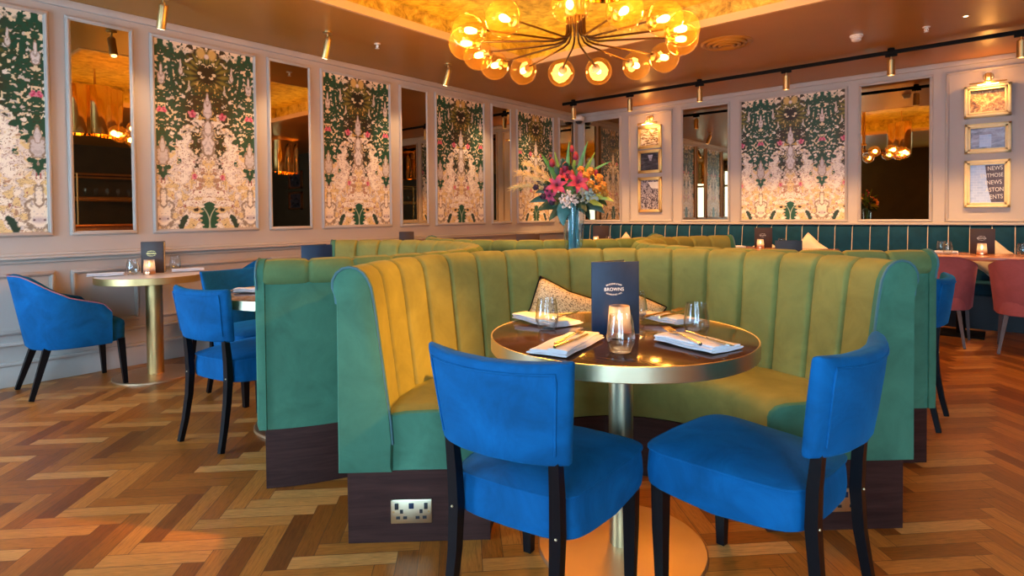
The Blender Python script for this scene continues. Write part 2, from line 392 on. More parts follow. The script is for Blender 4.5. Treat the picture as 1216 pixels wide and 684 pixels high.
# wallpaper: a mirrored painted pattern, kept as colours on a fine mesh
def vnoise(x, y, s, seed):
    rg = np.random.RandomState(seed); n = 97
    t = rg.rand(n, n)
    X, Y = x / s + 37.3, y / s + 11.7
    i, j = np.floor(X).astype(int), np.floor(Y).astype(int); u, v = X - i, Y - j
    u = u * u * (3 - 2 * u); v = v * v * (3 - 2 * v)
    T = lambda a, b_: t[a % n, b_ % n]
    return (T(i, j) * (1 - u) + T(i + 1, j) * u) * (1 - v) + (T(i, j + 1) * (1 - u) + T(i + 1, j + 1) * u) * v
def fbm(x, y, s, seed, o=3):
    r = 0; a = 1; t = 0
    for k_ in range(o): r = r + a * vnoise(x, y, s / 2 ** k_, seed + k_); t += a; a *= .55
    return r / t
def paper_colors(W, H, nx, ny):
    x = (np.arange(nx + 1) / nx - .5) * W; y = np.arange(ny + 1) / ny * H
    X, Y = np.meshgrid(x, y)
    P = .36
    xm = np.abs((np.abs(X) + P) % (2 * P) - P)      # 0 on the green-leaf axis, P on the other axis
    V = Y / H
    wx = xm + .030 * (fbm(xm, Y, .07, 5) - .5); wy = Y + .045 * (fbm(xm, Y, .08, 9) - .5)
    n1 = fbm(wx, wy, .060, 21, 4); n2 = fbm(wx, wy, .034, 41, 3); n3 = fbm(wx, wy, .10, 61, 3); n4 = fbm(wx, wy, .022, 81, 2); n5 = fbm(wx, wy, .05, 101, 3)
    C = np.empty(X.shape + (3,)); C[:] = (.82, .69, .51)
    def put(m, c, s=.02):
        k_ = np.clip(m / s + .5, 0, 1)[..., None]; C[:] = C * (1 - k_) + np.array(c) * k_
    put(n3 - .56, (.76, .65, .55)); put(.42 - n5, (.88, .79, .64)); put(.37 - n3, (.64, .56, .49))
    band = 1 - np.clip(np.abs(V - .16) / .22, 0, 1)
    put(n5 - .64 + .12 * band, (.76, .56, .26), .03)
    mid = np.clip(1 - np.abs(xm - .07) / .12, 0, 1) * np.clip(1 - np.abs(V - .27) / .17, 0, 1)
    put(np.minimum(n2 - .76 + .24 * mid, .6 - V), (.46, .27, .16), .02)
    put(np.minimum(n4 - .82 + .16 * mid, .5 - V), (.38, .12, .11))
    # ink outlines
    put(.011 - np.abs(n2 - .5) + .006 * mid, (.30, .17, .09), .012); put(np.minimum(.009 - np.abs(n5 - .52), .62 - V), (.26, .15, .09), .008)
    put(np.minimum(.007 - np.abs(n1 - .47), .5 - V), (.34, .22, .14), .008)
    # dark foliage, hanging lower on the outer axes
    hang = .49 - .10 * np.clip((xm - .16) / .14, 0, 1) + .07 * np.exp(-((xm - .08) / .05) ** 2) - .10 * np.exp(-(xm / .14) ** 2) * 0
    g1 = np.clip((V - hang + .12) / .30, 0, 1)
    dark = (n1 * .5 + n5 * .5) - (.73 - .43 * g1)
    for ax, cy, r1, r2 in ((P, .40, .045, .10), (.10, .47, .04, .10)):   # drips that reach down
        dark = np.maximum(dark, .04 * (1 - np.hypot((xm - ax) / r1, (V - cy) / r2)) + .12 * (n2 - .5))
    side = np.clip((xm - .15 + .10 * (n3 - .5)) / .08, 0, 1)[..., None]
    dc = np.array((.040, .028, .014)) * (1 - side) + np.array((.010, .070, .038)) * side
    k_ = np.clip(dark / .012 + .5, 0, 1)[..., None]; C[:] = C * (1 - k_) + dc * k_
    put(np.minimum(np.minimum(n4 - .54, dark), V - .4), (.022, .05, .022), .05)
    # feathers and the dark hood near the top of the leaf axis
    ang = np.arctan2(V - .84, xm + .0001)
    fe = .060 - np.abs(np.hypot(xm, (V - .85) * 1.5) - .135) + .035 * np.sin(ang * 26)
    put(np.minimum(np.minimum(fe - .03, V - .77), dark), (.13, .115, .022), .05); put(np.minimum(np.minimum(fe - .065, V - .79), dark), (.24, .20, .04), .04)
    put(.085 - np.hypot(xm * 1.05, (V - .85) * 1.5) + .05 * (n2 - .5), (.020, .016, .010), .02)
    # small pale sprays among the dark leaves, denser beside the outer axes
    dens = .022 * np.clip((xm - .16) / .1, 0, 1) - .035 * (xm < .13)
    put(np.minimum(n4 * .55 + n2 * .45 - .625 + dens, V - .36), (.76, .62, .38), .02)
    put(np.minimum(n5 * .5 + n4 * .5 - .675 + dens, V - .45), (.62, .56, .47), .02)
    put(np.minimum(np.minimum(n4 - .70, .10 - xm), np.minimum(V - .50, .80 - V)), (.62, .38, .10), .03)
    # pale figures standing on the axes
    for ax, cy, rx, ry, c in ((0, .475, .048, .085, (.74, .67, .61)), (0, .555, .026, .05, (.76, .70, .64)), (0, .66, .034, .055, (.70, .63, .60)), (0, .715, .014, .04, (.70, .62, .58)), (P, .385, .05, .045, (.60, .54, .50)), (P, .44, .018, .04, (.62, .56, .52)), (P, .80, .03, .03, (.74, .66, .60)), (P, .845, .011, .035, (.74, .66, .60)), (.21, .85, .018, .022, (.66, .60, .52)), (.21, .885, .007, .03, (.66, .60, .52)), (P, .08, .075, .085, (.88, .77, .60)), (P, .165, .03, .05, (.88, .77, .60))):
        d = 1 - np.hypot((xm - ax) / rx, (V - cy) / ry) + .9 * (n2 - .5); put(d * .05, c, .01); put(np.minimum(.006 - np.abs(d * .05 - .001), d + .3), (.30, .22, .15), .006); put(np.minimum(d - .15, n4 - .62), (.50, .44, .40), .03)
    put(.016 - np.hypot((xm - P) * .45, (V - .055) * 1.2), (.55, .46, .44)); put(.007 - np.hypot(xm - P + .03, (Y - .055 * H)), (.10, .04, .05), .006)
    # pink flowers
    for cx, cy, r_ in ((.125, .625, .024), (.115, .285, .020), (.345, .63, .016)):
        for k in range(5):
            a = k * 1.257 + .4; px_, py_ = cx + r_ * .85 * np.cos(a), cy * H + r_ * .85 * np.sin(a)
            put(r_ * .62 - np.hypot(xm - px_, Y - py_) + .02 * (n4 - .5), (.60, .06, .15) if k % 2 else (.72, .22, .28), .006)
        put(r_ * .4 - np.hypot(xm - cx, Y - cy * H), (.40, .02, .07), .006)
    # leaf at the foot of the axis
    leaf = .070 * np.sqrt(np.clip(1 - ((V - .065) / .085) ** 2, 0, 1)) - xm + .020 * (n4 - .5) + .012 * np.sin(Y * 160); leaf = np.where(np.abs(V - .065) < .085, leaf, -1)
    put(leaf, (.014, .085, .045), .010); put(np.where(leaf > .004, .004 - np.abs(xm - .045 * ((V - .03) / .08) ** 2), -1), (.55, .58, .42), .004)
    sl = .030 * np.sqrt(np.clip(1 - ((V - .035) / .040) ** 2, 0, 1)) - np.abs(xm - .215 + .6 * (V - .03)) + .022 * (n4 - .5); put(np.where(np.abs(V - .035) < .040, sl, -1), (.025, .055, .035), .008)
    # ragged top border
    put(np.minimum(n4 * .6 + n2 * .4 - .50, V - .965 + .03 * (n5 - .5)), (.80, .66, .48)); put(np.minimum(.035 - np.hypot(xm - .045, (V - .965) * 1.2), 1), (.62, .40, .12), .02); put(.02 - np.hypot(xm * 1.1, (V - .95) * 1.5), (.72, .62, .56), .01)
    return np.clip(C, 0, 1)
PAPERM, nt, b = mat('painted_wallpaper')
at = nt.nodes.new('ShaderNodeAttribute'); at.attribute_name = 'paint'
fn = noise(nt, mapping(nt), 240, 3)
mx = nt.nodes.new('ShaderNodeMix'); mx.data_type = 'RGBA'; mx.blend_type = 'MULTIPLY'; mx.inputs[0].default_value = .5
nt.links.new(at.outputs['Color'], mx.inputs[6]); nt.links.new(ramp(nt, fn, [(.3, (.6, .6, .6)), (.7, (1.2, 1.2, 1.2))]), mx.inputs[7])
nt.links.new(mx.outputs[2], b.inputs['Base Color']); b.inputs['Roughness'].default_value = .45; b.inputs['Specular IOR Level'].default_value = .3
def paper_mesh(W, H):
    nx, ny = int(W / .0046), int(H / .0046)
    C = paper_colors(W, H, nx, ny)
    xs = (np.arange(nx + 1) / nx - .5) * W; ys = np.arange(ny + 1) / ny * H
    X, Y = np.meshgrid(xs, ys); n = X.size
    me = bpy.data.meshes.new('paper')
    co = np.stack([X, np.zeros_like(X), Y], -1).reshape(-1, 3)
    me.vertices.add(n); me.vertices.foreach_set('co', co.ravel())
    a = (np.arange(ny)[:, None] * (nx + 1) + np.arange(nx)[None]).ravel()
    q = np.stack([a, a + 1, a + nx + 2, a + nx + 1], -1)
    me.loops.add(q.size); me.loops.foreach_set('vertex_index', q.ravel())
    me.polygons.add(len(q)); me.polygons.foreach_set('loop_start', np.arange(len(q)) * 4)
    at = me.attributes.new('paint', 'FLOAT_COLOR', 'POINT')
    at.data.foreach_set('color', np.concatenate([C.reshape(-1, 3), np.ones((n, 1))], 1).ravel())
    me.update(); me.validate()
    me.materials.append(PAPERM)
    return me
MW = .033
PM = paper_mesh(.88 - 2 * MW, ZT - ZB - 2 * MW)
PMB = paper_mesh(1.276 - 2 * MW, ZT - ZB - 2 * MW)
ordin = ['', 'first', 'second', 'third', 'fourth', 'fifth']
pl = {'paper': [None, 'wallpaper panel cut by the photo edge above the blue tub chair', 'patterned wallpaper panel above the marble table on the long wall',
      'patterned wallpaper panel third from the corner on the long wall', 'patterned wallpaper panel second from the corner on the long wall', 'patterned wallpaper panel behind the flower bouquet, by the corner'],
      'mirror': [None, 'tall smoked mirror between the first two wallpaper panels, above the blue tub chair', 'tall smoked mirror reflecting two small framed pictures', 'narrow smoked mirror third from the corner on the long wall',
                 'narrow smoked mirror second from the corner on the long wall', 'narrow smoked mirror on the long wall right beside the corner'.replace('right ', '')]}
cnt = {'paper': 0, 'mirror': 0}
for kind, a0, a1 in LP:
    cnt[kind] += 1; c = (a0 + a1) / 2
    if kind == 'paper':
        t = thing('wallpaper_panel', pl['paper'][cnt[kind]], 'wallpaper', (0, c, ZB), 0, 'framed wallpaper panels')
        link('paper', PM, None, t, (.006, 0, MW), R(90), 0)
    else:
        t = thing('mirror', pl['mirror'][cnt[kind]], 'mirror', (0, c, ZB), 0, 'smoked wall mirrors')
        obj('mirror_glass', G().box((.005, 0, (ZT - ZB) / 2), (.01, a1 - a0 - 2 * MW + .01, ZT - ZB - 2 * MW + .01)), MIRROR, t, smooth=0)
    obj('frame', moulding('L', a0 - c, a1 - c, 0, ZT - ZB, MW), WALL, t)
bl = iter(['smoked mirror on the banquette wall beside the corner, partly behind the bouquet', 'smoked mirror between the picture column and the wide wallpaper panel', 'smoked mirror reflecting the globe chandelier, beside the cream picture frames'])
for i, (kind, a0, a1) in enumerate(BP):
    c = (a0 + a1) / 2
    if kind == 'pictures':
        struct('trim_%d' % (30 + i), moulding('B', a0, a1, ZB, ZT, MW), WALL); continue
    if kind == 'paper':
        t = thing('wallpaper_panel', 'wide wallpaper panel above the teal banquette, centred on a dark green leaf', 'wallpaper', (c, 0, ZB), 0, 'framed wallpaper panels')
        link('paper', PMB, None, t, (0, -.006, MW), 0, 0)
    else:
        t = thing('mirror', next(bl), 'mirror', (c, 0, ZB), 0, 'smoked wall mirrors')
        obj('mirror_glass', G().box((0, -.005, (ZT - ZB) / 2), (a1 - a0 - 2 * MW + .01, .01, ZT - ZB - 2 * MW + .01)), MIRROR, t, smooth=0)
    obj('frame', moulding('B', a0 - c, a1 - c, 0, ZT - ZB, MW), WALL, t)

# ------------------------------------------------------------------ lettering
def text_mesh(s, size, depth=.0006, bend=0.0, spacing=1.0):
    cu = bpy.data.curves.new('lettering', 'FONT'); cu.body = s; cu.size = size; cu.align_x = 'CENTER'; cu.align_y = 'CENTER'
    cu.extrude = depth / 2; cu.space_character = spacing
    o_ = bpy.data.objects.new('lettering', cu); COL.objects.link(o_)
    bpy.context.view_layer.update()
    dg = bpy.context.evaluated_depsgraph_get()
    me = bpy.data.meshes.new_from_object(o_.evaluated_get(dg))
    bpy.data.objects.remove(o_)
    if bend:
        for v in me.vertices:
            a = v.co.x / abs(bend); r = abs(bend)
            if bend > 0: v.co.x, v.co.y = math.sin(a) * (r + v.co.y), math.cos(a) * (r + v.co.y) - r
            else: v.co.x, v.co.y = math.sin(a) * (r - v.co.y), r - math.cos(a) * (r - v.co.y)
    return me
def place_text(name, parts, m, parent, M):
    """parts: (mesh, dx, dy); the text plane x,y goes through matrix M"""
    bm = bmesh.new()
    for me, dx, dy in parts:
        n0 = len(bm.verts); bm.from_mesh(me); bm.verts.ensure_lookup_table()
        for v in bm.verts[n0:]: v.co.x += dx; v.co.y += dy
        bpy.data.meshes.remove(me)
    bmesh.ops.transform(bm, matrix=M, verts=bm.verts[:])
    return obj(name, bm, m, parent, smooth=0)
UPRIGHT = Matrix(((1, 0, 0, 0), (0, 0, -1, 0), (0, 1, 0, 0), (0, 0, 0, 1)))   # text x,y -> x,z facing -y

# ------------------------------------------------------------------ booths
def arc_pts(r, z, a0=0, a1=PI, n=64): return [(r * math.cos(a0 + (a1 - a0) * i / n), r * math.sin(a0 + (a1 - a0) * i / n), z) for i in range(n + 1)]
BP_IN = [(.858, .44), (.868, .52), (.880, .62), (.893, .72), (.905, .82), (.914, .88), (.920, .915)]
BP_TOP = [(.926, .940), (.940, .962), (.962, .978), (.988, .984), (1.014, .978), (1.034, .962), (1.046, .938), (1.047, .912), (1.038, .890), (1.022, .878)]
PROF = BP_IN + BP_TOP
def build_booth(label, loc, rotz):
    t = thing('banquette_booth', label, 'booth seat', loc, rotz, 'curved green velvet booths')
    N = 17; TS = (0, .022, .05, .085, .13, .22, .36, .5, .64, .78, .87, .915, .95, .978); S = len(TS)
    pr = [Vector(p) for p in PROF]; nr = []
    for i in range(len(pr)):
        d = pr[min(i + 1, len(pr) - 1)] - pr[max(i - 1, 0)]; d.normalize(); nr.append(Vector((-d.y, d.x)))  # points inwards to the seat / up
    rings = []
    for j in range(N * S + 1):
        tt = TS[j % S]; th = PI * (j // S + tt) / N
        d_ = min(tt, 1 - tt); s_ = .007 * math.sin(PI * tt) - .019 * math.exp(-(d_ / .045) ** 2)
        ring = []
        for i, (p, n_) in enumerate(zip(pr, nr)):
            fade = 1.0 if i < 5 else (.75 if i < 9 else (.45 if i < len(pr) - 2 else .25))
            q = p + n_ * s_ * fade
            ring.append((q.x * math.cos(th), q.x * math.sin(th), q.y))
        rings.append(ring)
    ki = len(BP_IN) + 4
    obj('channelled_back', G().rings([r_[:ki + 1] for r_ in rings], closed=False), OLIVE, t, smooth=60)
    obj('rolled_edge', G().rings([r_[ki:] for r_ in rings], closed=False), ROLLG, t, smooth=60)
    # outer panel under the rolled top
    g = G()
    g.rings([[(r * math.cos(PI * j / 60), r * math.sin(PI * j / 60), z) for (r, z) in ((1.0, .26), (1.026, .26), (1.026, .885), (1.0, .885))] for j in range(61)], True, True, True)
    obj('outer_panel', g, GREEN, t)
    # seat
    sp = [(.90, .262), (.90, .47), (.80, .478), (.66, .482), (.575, .478), (.535, .468), (.512, .448), (.503, .42), (.503, .30), (.512, .262)]
    rg = []
    for j in range(61):
        th = PI * j / 60
        e = min(1, min(j, 60 - j) / 2.0 + .0)
        rg.append([(r * math.cos(th), r * math.sin(th), z - (.014 if (z > .44 and e < .5) else 0)) for r, z in sp])
    obj('seat', G().rings(rg, True, True, True), OLIVE, t, smooth=50)
    for sgn in (1, -1):
        lp = [(sgn * (r if r < .88 else .852), -.014, z - (.006 if z > .44 else 0)) for r, z in sp]
        g = G(); cc = Vector((sgn * .68, -.014, .37)); g.rings([[Vector((p[0], .004, p[2])) for p in lp], [Vector((p[0], -.006, p[2])) for p in lp], [Vector(p) + (cc - Vector(p)) * .05 for p in lp]], True, True, True)
        obj('seat_end', g, GREEN, t, smooth=50)
    g = G(); g.rings([[(r * math.cos(PI * j / 60), r * math.sin(PI * j / 60), z) for (r, z) in ((.505, 0.001), (1.01, 0.001), (1.01, .26), (.505, .26))] for j in range(61)], True, True, True)
    obj('plinth', g, PLINTH, t)
    # end panels and piping
    out = [(.850, .262)] + [(.846, .36)] + [(p[0] - .006, p[1]) for p in BP_IN] + [(p[0], p[1] + .004) for p in BP_TOP[:-1]] + [(1.034, .86), (1.036, .262)]
    for sgn in (1, -1):
        loop = [(sgn * r, -.018, z) for r, z in out]
        g = G(); c = Vector((sgn * .945, -.018, .6))
        inner = [Vector(p) + (c - Vector(p)) * .06 + Vector((0, -.008, 0)) for p in loop]
        back = [Vector((p[0], .012, p[2])) for p in loop]
        g.rings([back, loop, inner], True, True, True)
        obj('end_panel', g, GREEN, t, smooth=40)
        g = G(); g.tube([(sgn * r, -.018, z) for r, z in out[1:-1]], .0055, 6)
        obj('piping', g, DARK_PIPE, t)
    return t
UANG = R(42.2)
main = build_booth('curved green velvet booth around the laid table, its dark plinth fitted with brass sockets', (4.25, -6.035, 0), UANG)
UV = lambda u, v: (4.25 + .744 * u - .668 * v, -6.035 + .668 * u + .744 * v)
lx, ly = UV(-1.59, 1.435)
dup(main, (lx, ly, 0), UANG + R(-90 + 6.6), 'curved green velvet booth backing onto the laid booth, open towards the long mirrored wall')
rx, ry = UV(1.45, 1.557)
dup(main, (rx, ry, 0), UANG + R(90 + 3.2), 'curved green velvet booth open towards the pink chairs and the picture frames')
bx, by = UV(-.05, 3.05)
dup(main, (bx, by, 0), UANG + R(180), 'curved green velvet booth behind the flower vase, open towards the wall corner')
MAINR = Matrix.Translation((4.25, -6.035, 0)) @ Matrix.Rotation(UANG, 4, 'Z')

# pedestal in the middle that carries the flowers
HUB = UV(0, 1.46)
t = thing('pedestal', 'dark wood pedestal between the four booths carrying the flower vase', 'pedestal', (*HUB, 0))
obj('column', G().lathe([(.30, .001), (.30, .06), (.27, .07), (.27, .90)]), PLINTH, t)
obj('pedestal_top', G().lathe([(.31, .90), (.315, .905), (.315, .932), (.31, .937)], n=48), TABLETOP, t)

# brass double sockets on the plinth ends
def socket(u, label):
    p = MAINR @ Vector((u, -.0005, .114))
    t = thing('wall_socket', label, 'socket', p, UANG, 'brass double sockets')
    obj('face_plate', G().box((0, -.004, 0), (.146, .008, .086), bev=.003), PALE_BRASS, t)
    for x in (-.048, .048):
        obj('rocker_switch', G().box((x * 1.08, -.009, .020), (.013, .006, .022), bev=.0015), RUBBER, t)
        g = G().box((x * .72, -.0084, .001), (.011, .002, .014)).box((x * .72 - .0125, -.0084, -.021), (.014, .002, .010)).box((x * .72 + .0125, -.0084, -.021), (.014, .002, .010))
        obj('pin_holes', g, RUBBER, t, smooth=0)
        obj('plate_screw', G().cyl((x * 1.3, -.007, .0), (x * 1.3, -.0095, .0), .004, 10), BRASS, t)
    obj('usb_port', G().box((0, -.009, .021), (.018, .004, .020), bev=.0015), NAVY, t)
    return t
socket(-.785, 'brass double socket in full view on the booth plinth beside the chair leg')
socket(.79, 'brass double socket on the plinth half hidden behind the angled blue chair')

# ------------------------------------------------------------------ tables
def build_round(name, label, loc, r, rb, top, rimm, group, rp=.042):
    t = thing(name, label, 'table', loc, 0, group)
    obj('tabletop', G().lathe([(r - .002, .735), (r - .002, .7495), (r - .006, .751), (.001, .751)], n=96, cap1=False), top, t)
    obj('rim', G().rings([[((q) * math.cos(2 * PI * k / 96), q * math.sin(2 * PI * k / 96), z) for k in range(96)] for q, z in ((r - .012, .704), (r + .001, .704), (r + .002, .706), (r + .002, .7505), (r - .001, .7515), (r - .003, .7505), (r - .012, .735))], True), rimm, t, smooth=25)
    obj('underside', G().lathe([(r - .012, .712), (r - .012, .736)], n=48), BLACK_WOOD, t)
    obj('pole', G().lathe([(rp, .012), (rp, .71)], n=40), rimm, t)
    obj('base', G().lathe([(rb, .0012), (rb, .010), (rb - .004, .0135), (rp + .02, .018), (.001, .018)], n=72, cap1=False), BASEM, t)
    return t
main_t = build_round('round_table', 'round dark table laid for dinner with menu and candle, brass rim and pole', (4.26, -6.1146, 0), .448, .29, TABLETOP, PALE_BRASS, 'round booth tables')
dup(main_t, (2.27, -6.14, 0), 0, 'round dark brass-rimmed table mostly hidden behind the near green booth, next to two blue chairs')
dup(main_t, (4.36, -3.93, 0), 0, 'round table inside the booth that opens towards the pink chairs')
dup(main_t, (2.12, -3.75, 0), 0, 'round table inside the booth behind the flower vase')
lt = build_round('round_cafe_table', 'small round marble-topped brass table beside the blue tub chair', (.47, -6.33, 0), .365, .275, MARBLE, BRASS, 'small marble tables along the wall', .055)
dup(lt, (.47, -4.05, 0), 0, 'small round brass table farther along the long wall, hidden behind the booths')
def rect_table(label, x, y, w, d):
    t = thing('dining_table', label, 'table', (x, y, 0), 0, 'orange wood tables at the banquette')
    obj('tabletop', G().box((0, 0, .735), (w, d, .035), bev=.004), ORANGE_TABLE, t)
    for sx_ in (-1, 1):
        obj('pole', G().lathe([(.035, .012), (.035, .72)], (sx_ * w * .28, 0, 0), 20), BLACK_METAL, t)
        obj('base', G().box((sx_ * w * .28, 0, .008), (.36, .40, .013), bev=.004), BLACK_METAL, t)
    return t
T1 = rect_table('wooden table at the corner end of the teal banquette', 1.15, -.98, 1.2, .68)
T2 = rect_table('wooden table at the banquette below the wide wallpaper panel', 3.28, -.98, 1.2, .68)
T3 = rect_table('orange wooden table in front of the banquette with two pink chairs', 5.30, -.98, 1.2, .68)

# ------------------------------------------------------------------ dining chairs (local +y = forward)
def sgnpow(c, e): return math.copysign(abs(c) ** e, c)
def build_chair(label, loc, rotz):
    t = thing('dining_chair', label, 'chair', loc, rotz, 'blue velvet dining chairs')
    def plan(k, n, inset=0, e=.28):
        a = 2 * PI * k / n; s_, d_ = sgnpow(math.cos(a), e), sgnpow(math.sin(a), e)
        y = .015 + d_ * (.225 - inset); w = .208 + .022 * d_ - inset
        if d_ > 0: y += .018 * (1 - s_ * s_)
        else: y -= .012 * (1 - s_ * s_)
        return s_ * w, y
    n = 56; rs = []
    for z, i_ in ((.336, .012), (.330, .004), (.336, -.003), (.37, -.006), (.41, -.004), (.440, 0), (.446, -.002), (.450, .004), (.460, .03), (.468, .08), (.472, .14)):
        rs.append([(*plan(k, n, i_), z - .02 * (1 if z < .345 else 0) * max(0, 1 - abs(plan(k, n)[1]) / .2)) for k in range(n)])
    obj('seat', G().rings(rs, True, True, True), BLUE, t, smooth=40)
    g = G(); g.tube([(*plan(k, n, -.003), .443) for k in range(n)], .004, 6, closed=True)
    obj('piping', g, BLUE, t)
    # backrest: bowed pad, wider at the top
    zb, zt = .545, .815
    def bk(s_, tt, d_):
        w = .194 + .028 * tt; y0 = -.232 - .036 * tt
        return (s_ * w, y0 - .048 * (1 - s_ * s_) + d_, zb + (zt - zb) * tt - .012 * (1 - s_ * s_) * (tt - .2))
    n = 48; rs = []
    for tt, th in ((0, .010), (.012, .024), (.04, .030), (.3, .032), (.7, .031), (.95, .028), (.985, .022), (1.0, .010)):
        ring = []
        for k in range(n):
            a = 2 * PI * k / n
            ring.append(bk(sgnpow(math.cos(a), .45) * (1 if .01 < tt < .99 else .985), tt, sgnpow(math.sin(a), .6) * th))
        rs.append(ring)
    br = obj('backrest', G().rings(rs, True, True, True), BLUE, t, smooth=50)
    g = G(); P_ = []
    for s_ in np.linspace(-.86, .86, 17): P_.append(bk(s_, .90, -.029 + .004 * abs(s_) ** 3))
    for tt in np.linspace(.82, .12, 8): P_.append(bk(.87, tt, -.0262))
    P2 = [bk(-.87, tt, -.0262) for tt in np.linspace(.12, .82, 8)]
    g.tube(P2 + P_, .0035, 6)
    obj('piping', g, BLUE, br)
    for sx_ in (-1, 1):
        g = G(); x = sx_ * .186
        g.tube([(x, .200, .345), (x * 1.0, .200, .20), (x * .99, .198, .002)], [.030, .027, .020], 4, sq=True, up=(0, 1, 0))
        obj('front_leg', g, BLACK_WOOD, t, smooth=30)
        x = sx_ * .162
        g = G(); pts = [(x * 1.04, -.292, .002), (x * 1.0, -.268, .11), (x * .98, -.247, .24), (x * .98, -.238, .36), (x * .99, -.242, .46), (x * 1.0, -.254, .58)]
        g.tube(pts, [.017, .0185, .021, .023, .022, .019], 4, sq=True, up=(1, 0, 0))
        lg = obj('rear_leg', g, BLACK_WOOD, t, smooth=30)
        obj('bolt', G().sphere((x, -.238 - .0165, .36), .004, 8, 6), PALE_BRASS, lg)
    return t
c1 = build_chair('blue velvet dining chair with its back to the camera, tucked up to the laid table', (4.238, -6.512, 0), R(98.2 - 90))
dup(c1, (4.695, -6.085, 0), R(172 - 90), 'blue velvet dining chair turned side-on beside the booth end and the half-hidden socket')
dup(c1, (2.115, -6.402, 0), R(100.9 - 90), 'blue velvet dining chair standing alone between the marble table and the outer green booth')
dup(c1, (1.52, -6.08, 0), R(4 - 90), 'blue velvet dining chair seen from the front, showing above the back of another blue chair')
dup(c1, (4.735, -3.96, 0), R(178 - 90), 'teal blue dining chair peeking out past the green booth end, near pink chairs')

# ------------------------------------------------------------------ tub chairs
def build_tub(name, label, loc, rotz, group, fab, pipe, legm, hw=.285, hb=.80, hs=.66, hf=.575, yf=.165, yb=-.30, seat_z=.455, splay=.10, sf=.11, lw=1.0, taper=1.0):
    t = thing(name, label, 'armchair', loc, rotz, group)
    # U-shaped plan path from front right round the back to front left
    path = []
    ry = hw * .95; ys = yb + ry
    for i in range(9): path.append((hw, yf + (ys - yf) * i / 8))
    for i in range(1, 20): a = PI * i / 20; path.append((hw * math.cos(a), ys - ry * math.sin(a)))
    for i in range(9): path.append((-hw, ys + (yf - ys) * i / 8))
    m = len(path); L_ = [0]
    for i in range(1, m): L_.append(L_[-1] + math.dist(path[i], path[i - 1]))
    tot = L_[-1]
    def top(i):
        q = abs(L_[i] / tot * 2 - 1)       # 1 at the front ends, 0 at the middle of the back
        k = 1 - max(0, min(1, (q - .16) / .50)); k = k * k * (3 - 2 * k)
        f = max(0, min(1, (q - .55) / .45))
        h = hs * (1 - f) + hf * f
        return h + (hb - h) * k - (.045 * max(0, (q - .92) / .08))
    rs = []; pip = []
    for i, (x, y) in enumerate(path):
        a, c = path[max(i - 1, 0)], path[min(i + 1, m - 1)]
        tx, ty = c[0] - a[0], c[1] - a[1]; l = math.hypot(tx, ty); nx, ny = ty / l, -tx / l    # outward?
        if nx * x + ny * (y - .0) < 0 and abs(nx) > .3 or (abs(nx) <= .3 and ny > 0): nx, ny = -nx, -ny
        h = top(i); zb = .315; q = abs(L_[i] / tot * 2 - 1)
        lean = (.07 * (1 - min(1, q / .8)) + .02) * taper
        th = .055
        def P(off, z): 
            k = (z - zb) / (.80 - zb)
            o_ = off + lean * (k - .55)
            return (x + nx * o_, y + ny * o_, z)
        rs.append([P(-.012, zb - .006), P(0, zb + .01), P(0, zb + (h - zb) * .5), P(0, h - .012), P(-.006, h - .002), P(-th * .5, h + .004), P(-th + .006, h - .002), P(-th, h - .014), P(-th, max(seat_z - .06, zb + .02)), P(-th, zb)])
        pip.append(P(-.003, h))
    obj('shell', G().rings(rs, True, True, True), fab, t, smooth=45)
    obj('piping', G().tube(pip, .004, 6), pipe, t)
    n = 40; rs = []
    def pl_(k, ins):
        a = 2 * PI * k / n; s_, d_ = sgnpow(math.cos(a), .4), sgnpow(math.sin(a), .4)
        w = hw - .05 - ins
        y = (yb + .06 + yf + sf) / 2 + d_ * ((yf + sf - yb - .06) / 2 - ins)
        if d_ < 0: w *= (1 - .35 * abs(d_) ** 3)
        return s_ * w, y
    for z, i_ in ((.312, .015), (.318, 0), (.42, -.004), (seat_z - .015, 0), (seat_z - .004, .012), (seat_z + .006, .07)): rs.append([(*pl_(k, i_), z) for k in range(n)])
    obj('seat', G().rings(rs, True, True, True), fab, t, smooth=45)
    for sx_ in (-1, 1):
        obj('front_leg', G().tube([(sx_ * (hw - .06), yf + sf - .05, .33), (sx_ * (hw - .04), yf + sf - .03, .002)], [.030 * lw, .018 * lw], 4, sq=True, up=(0, 1, 0)), legm, t, smooth=30)
        obj('rear_leg', G().tube([(sx_ * (hw - .12), yb + .13, .33), (sx_ * (hw - .075), yb + .13 - splay, .002)], [.030 * lw, .019 * lw], 4, sq=True, up=(0, 1, 0)), legm, t, smooth=30)
    return t
tub = build_tub('tub_armchair', 'bright blue tub armchair with pale piping and black legs against the panelled wall', (.335, -6.80, 0), 0, 'blue tub armchairs', BLUE, PINK_PIPE, BLACK_WOOD)
dup(tub, (.43, -5.72, 0), PI, 'dark teal tub armchair facing across the marble table, rounded back behind the blue chairs')
pk = build_tub('tub_armchair', 'pink tub chair with tapered back, beside the end of the far green booth', (4.82, -1.50, 0), R(3), 'pink chairs at the banquette', PINK, PINK, BROWN_LEG, hw=.27, hb=.775, hs=.70, hf=.62, sf=.07, yf=.19, yb=-.27, splay=.10, lw=.72, taper=1.7)
dup(pk, (5.455, -1.56, 0), R(-4), 'pink tub chair cut by the photo edge, below the cream picture frames')

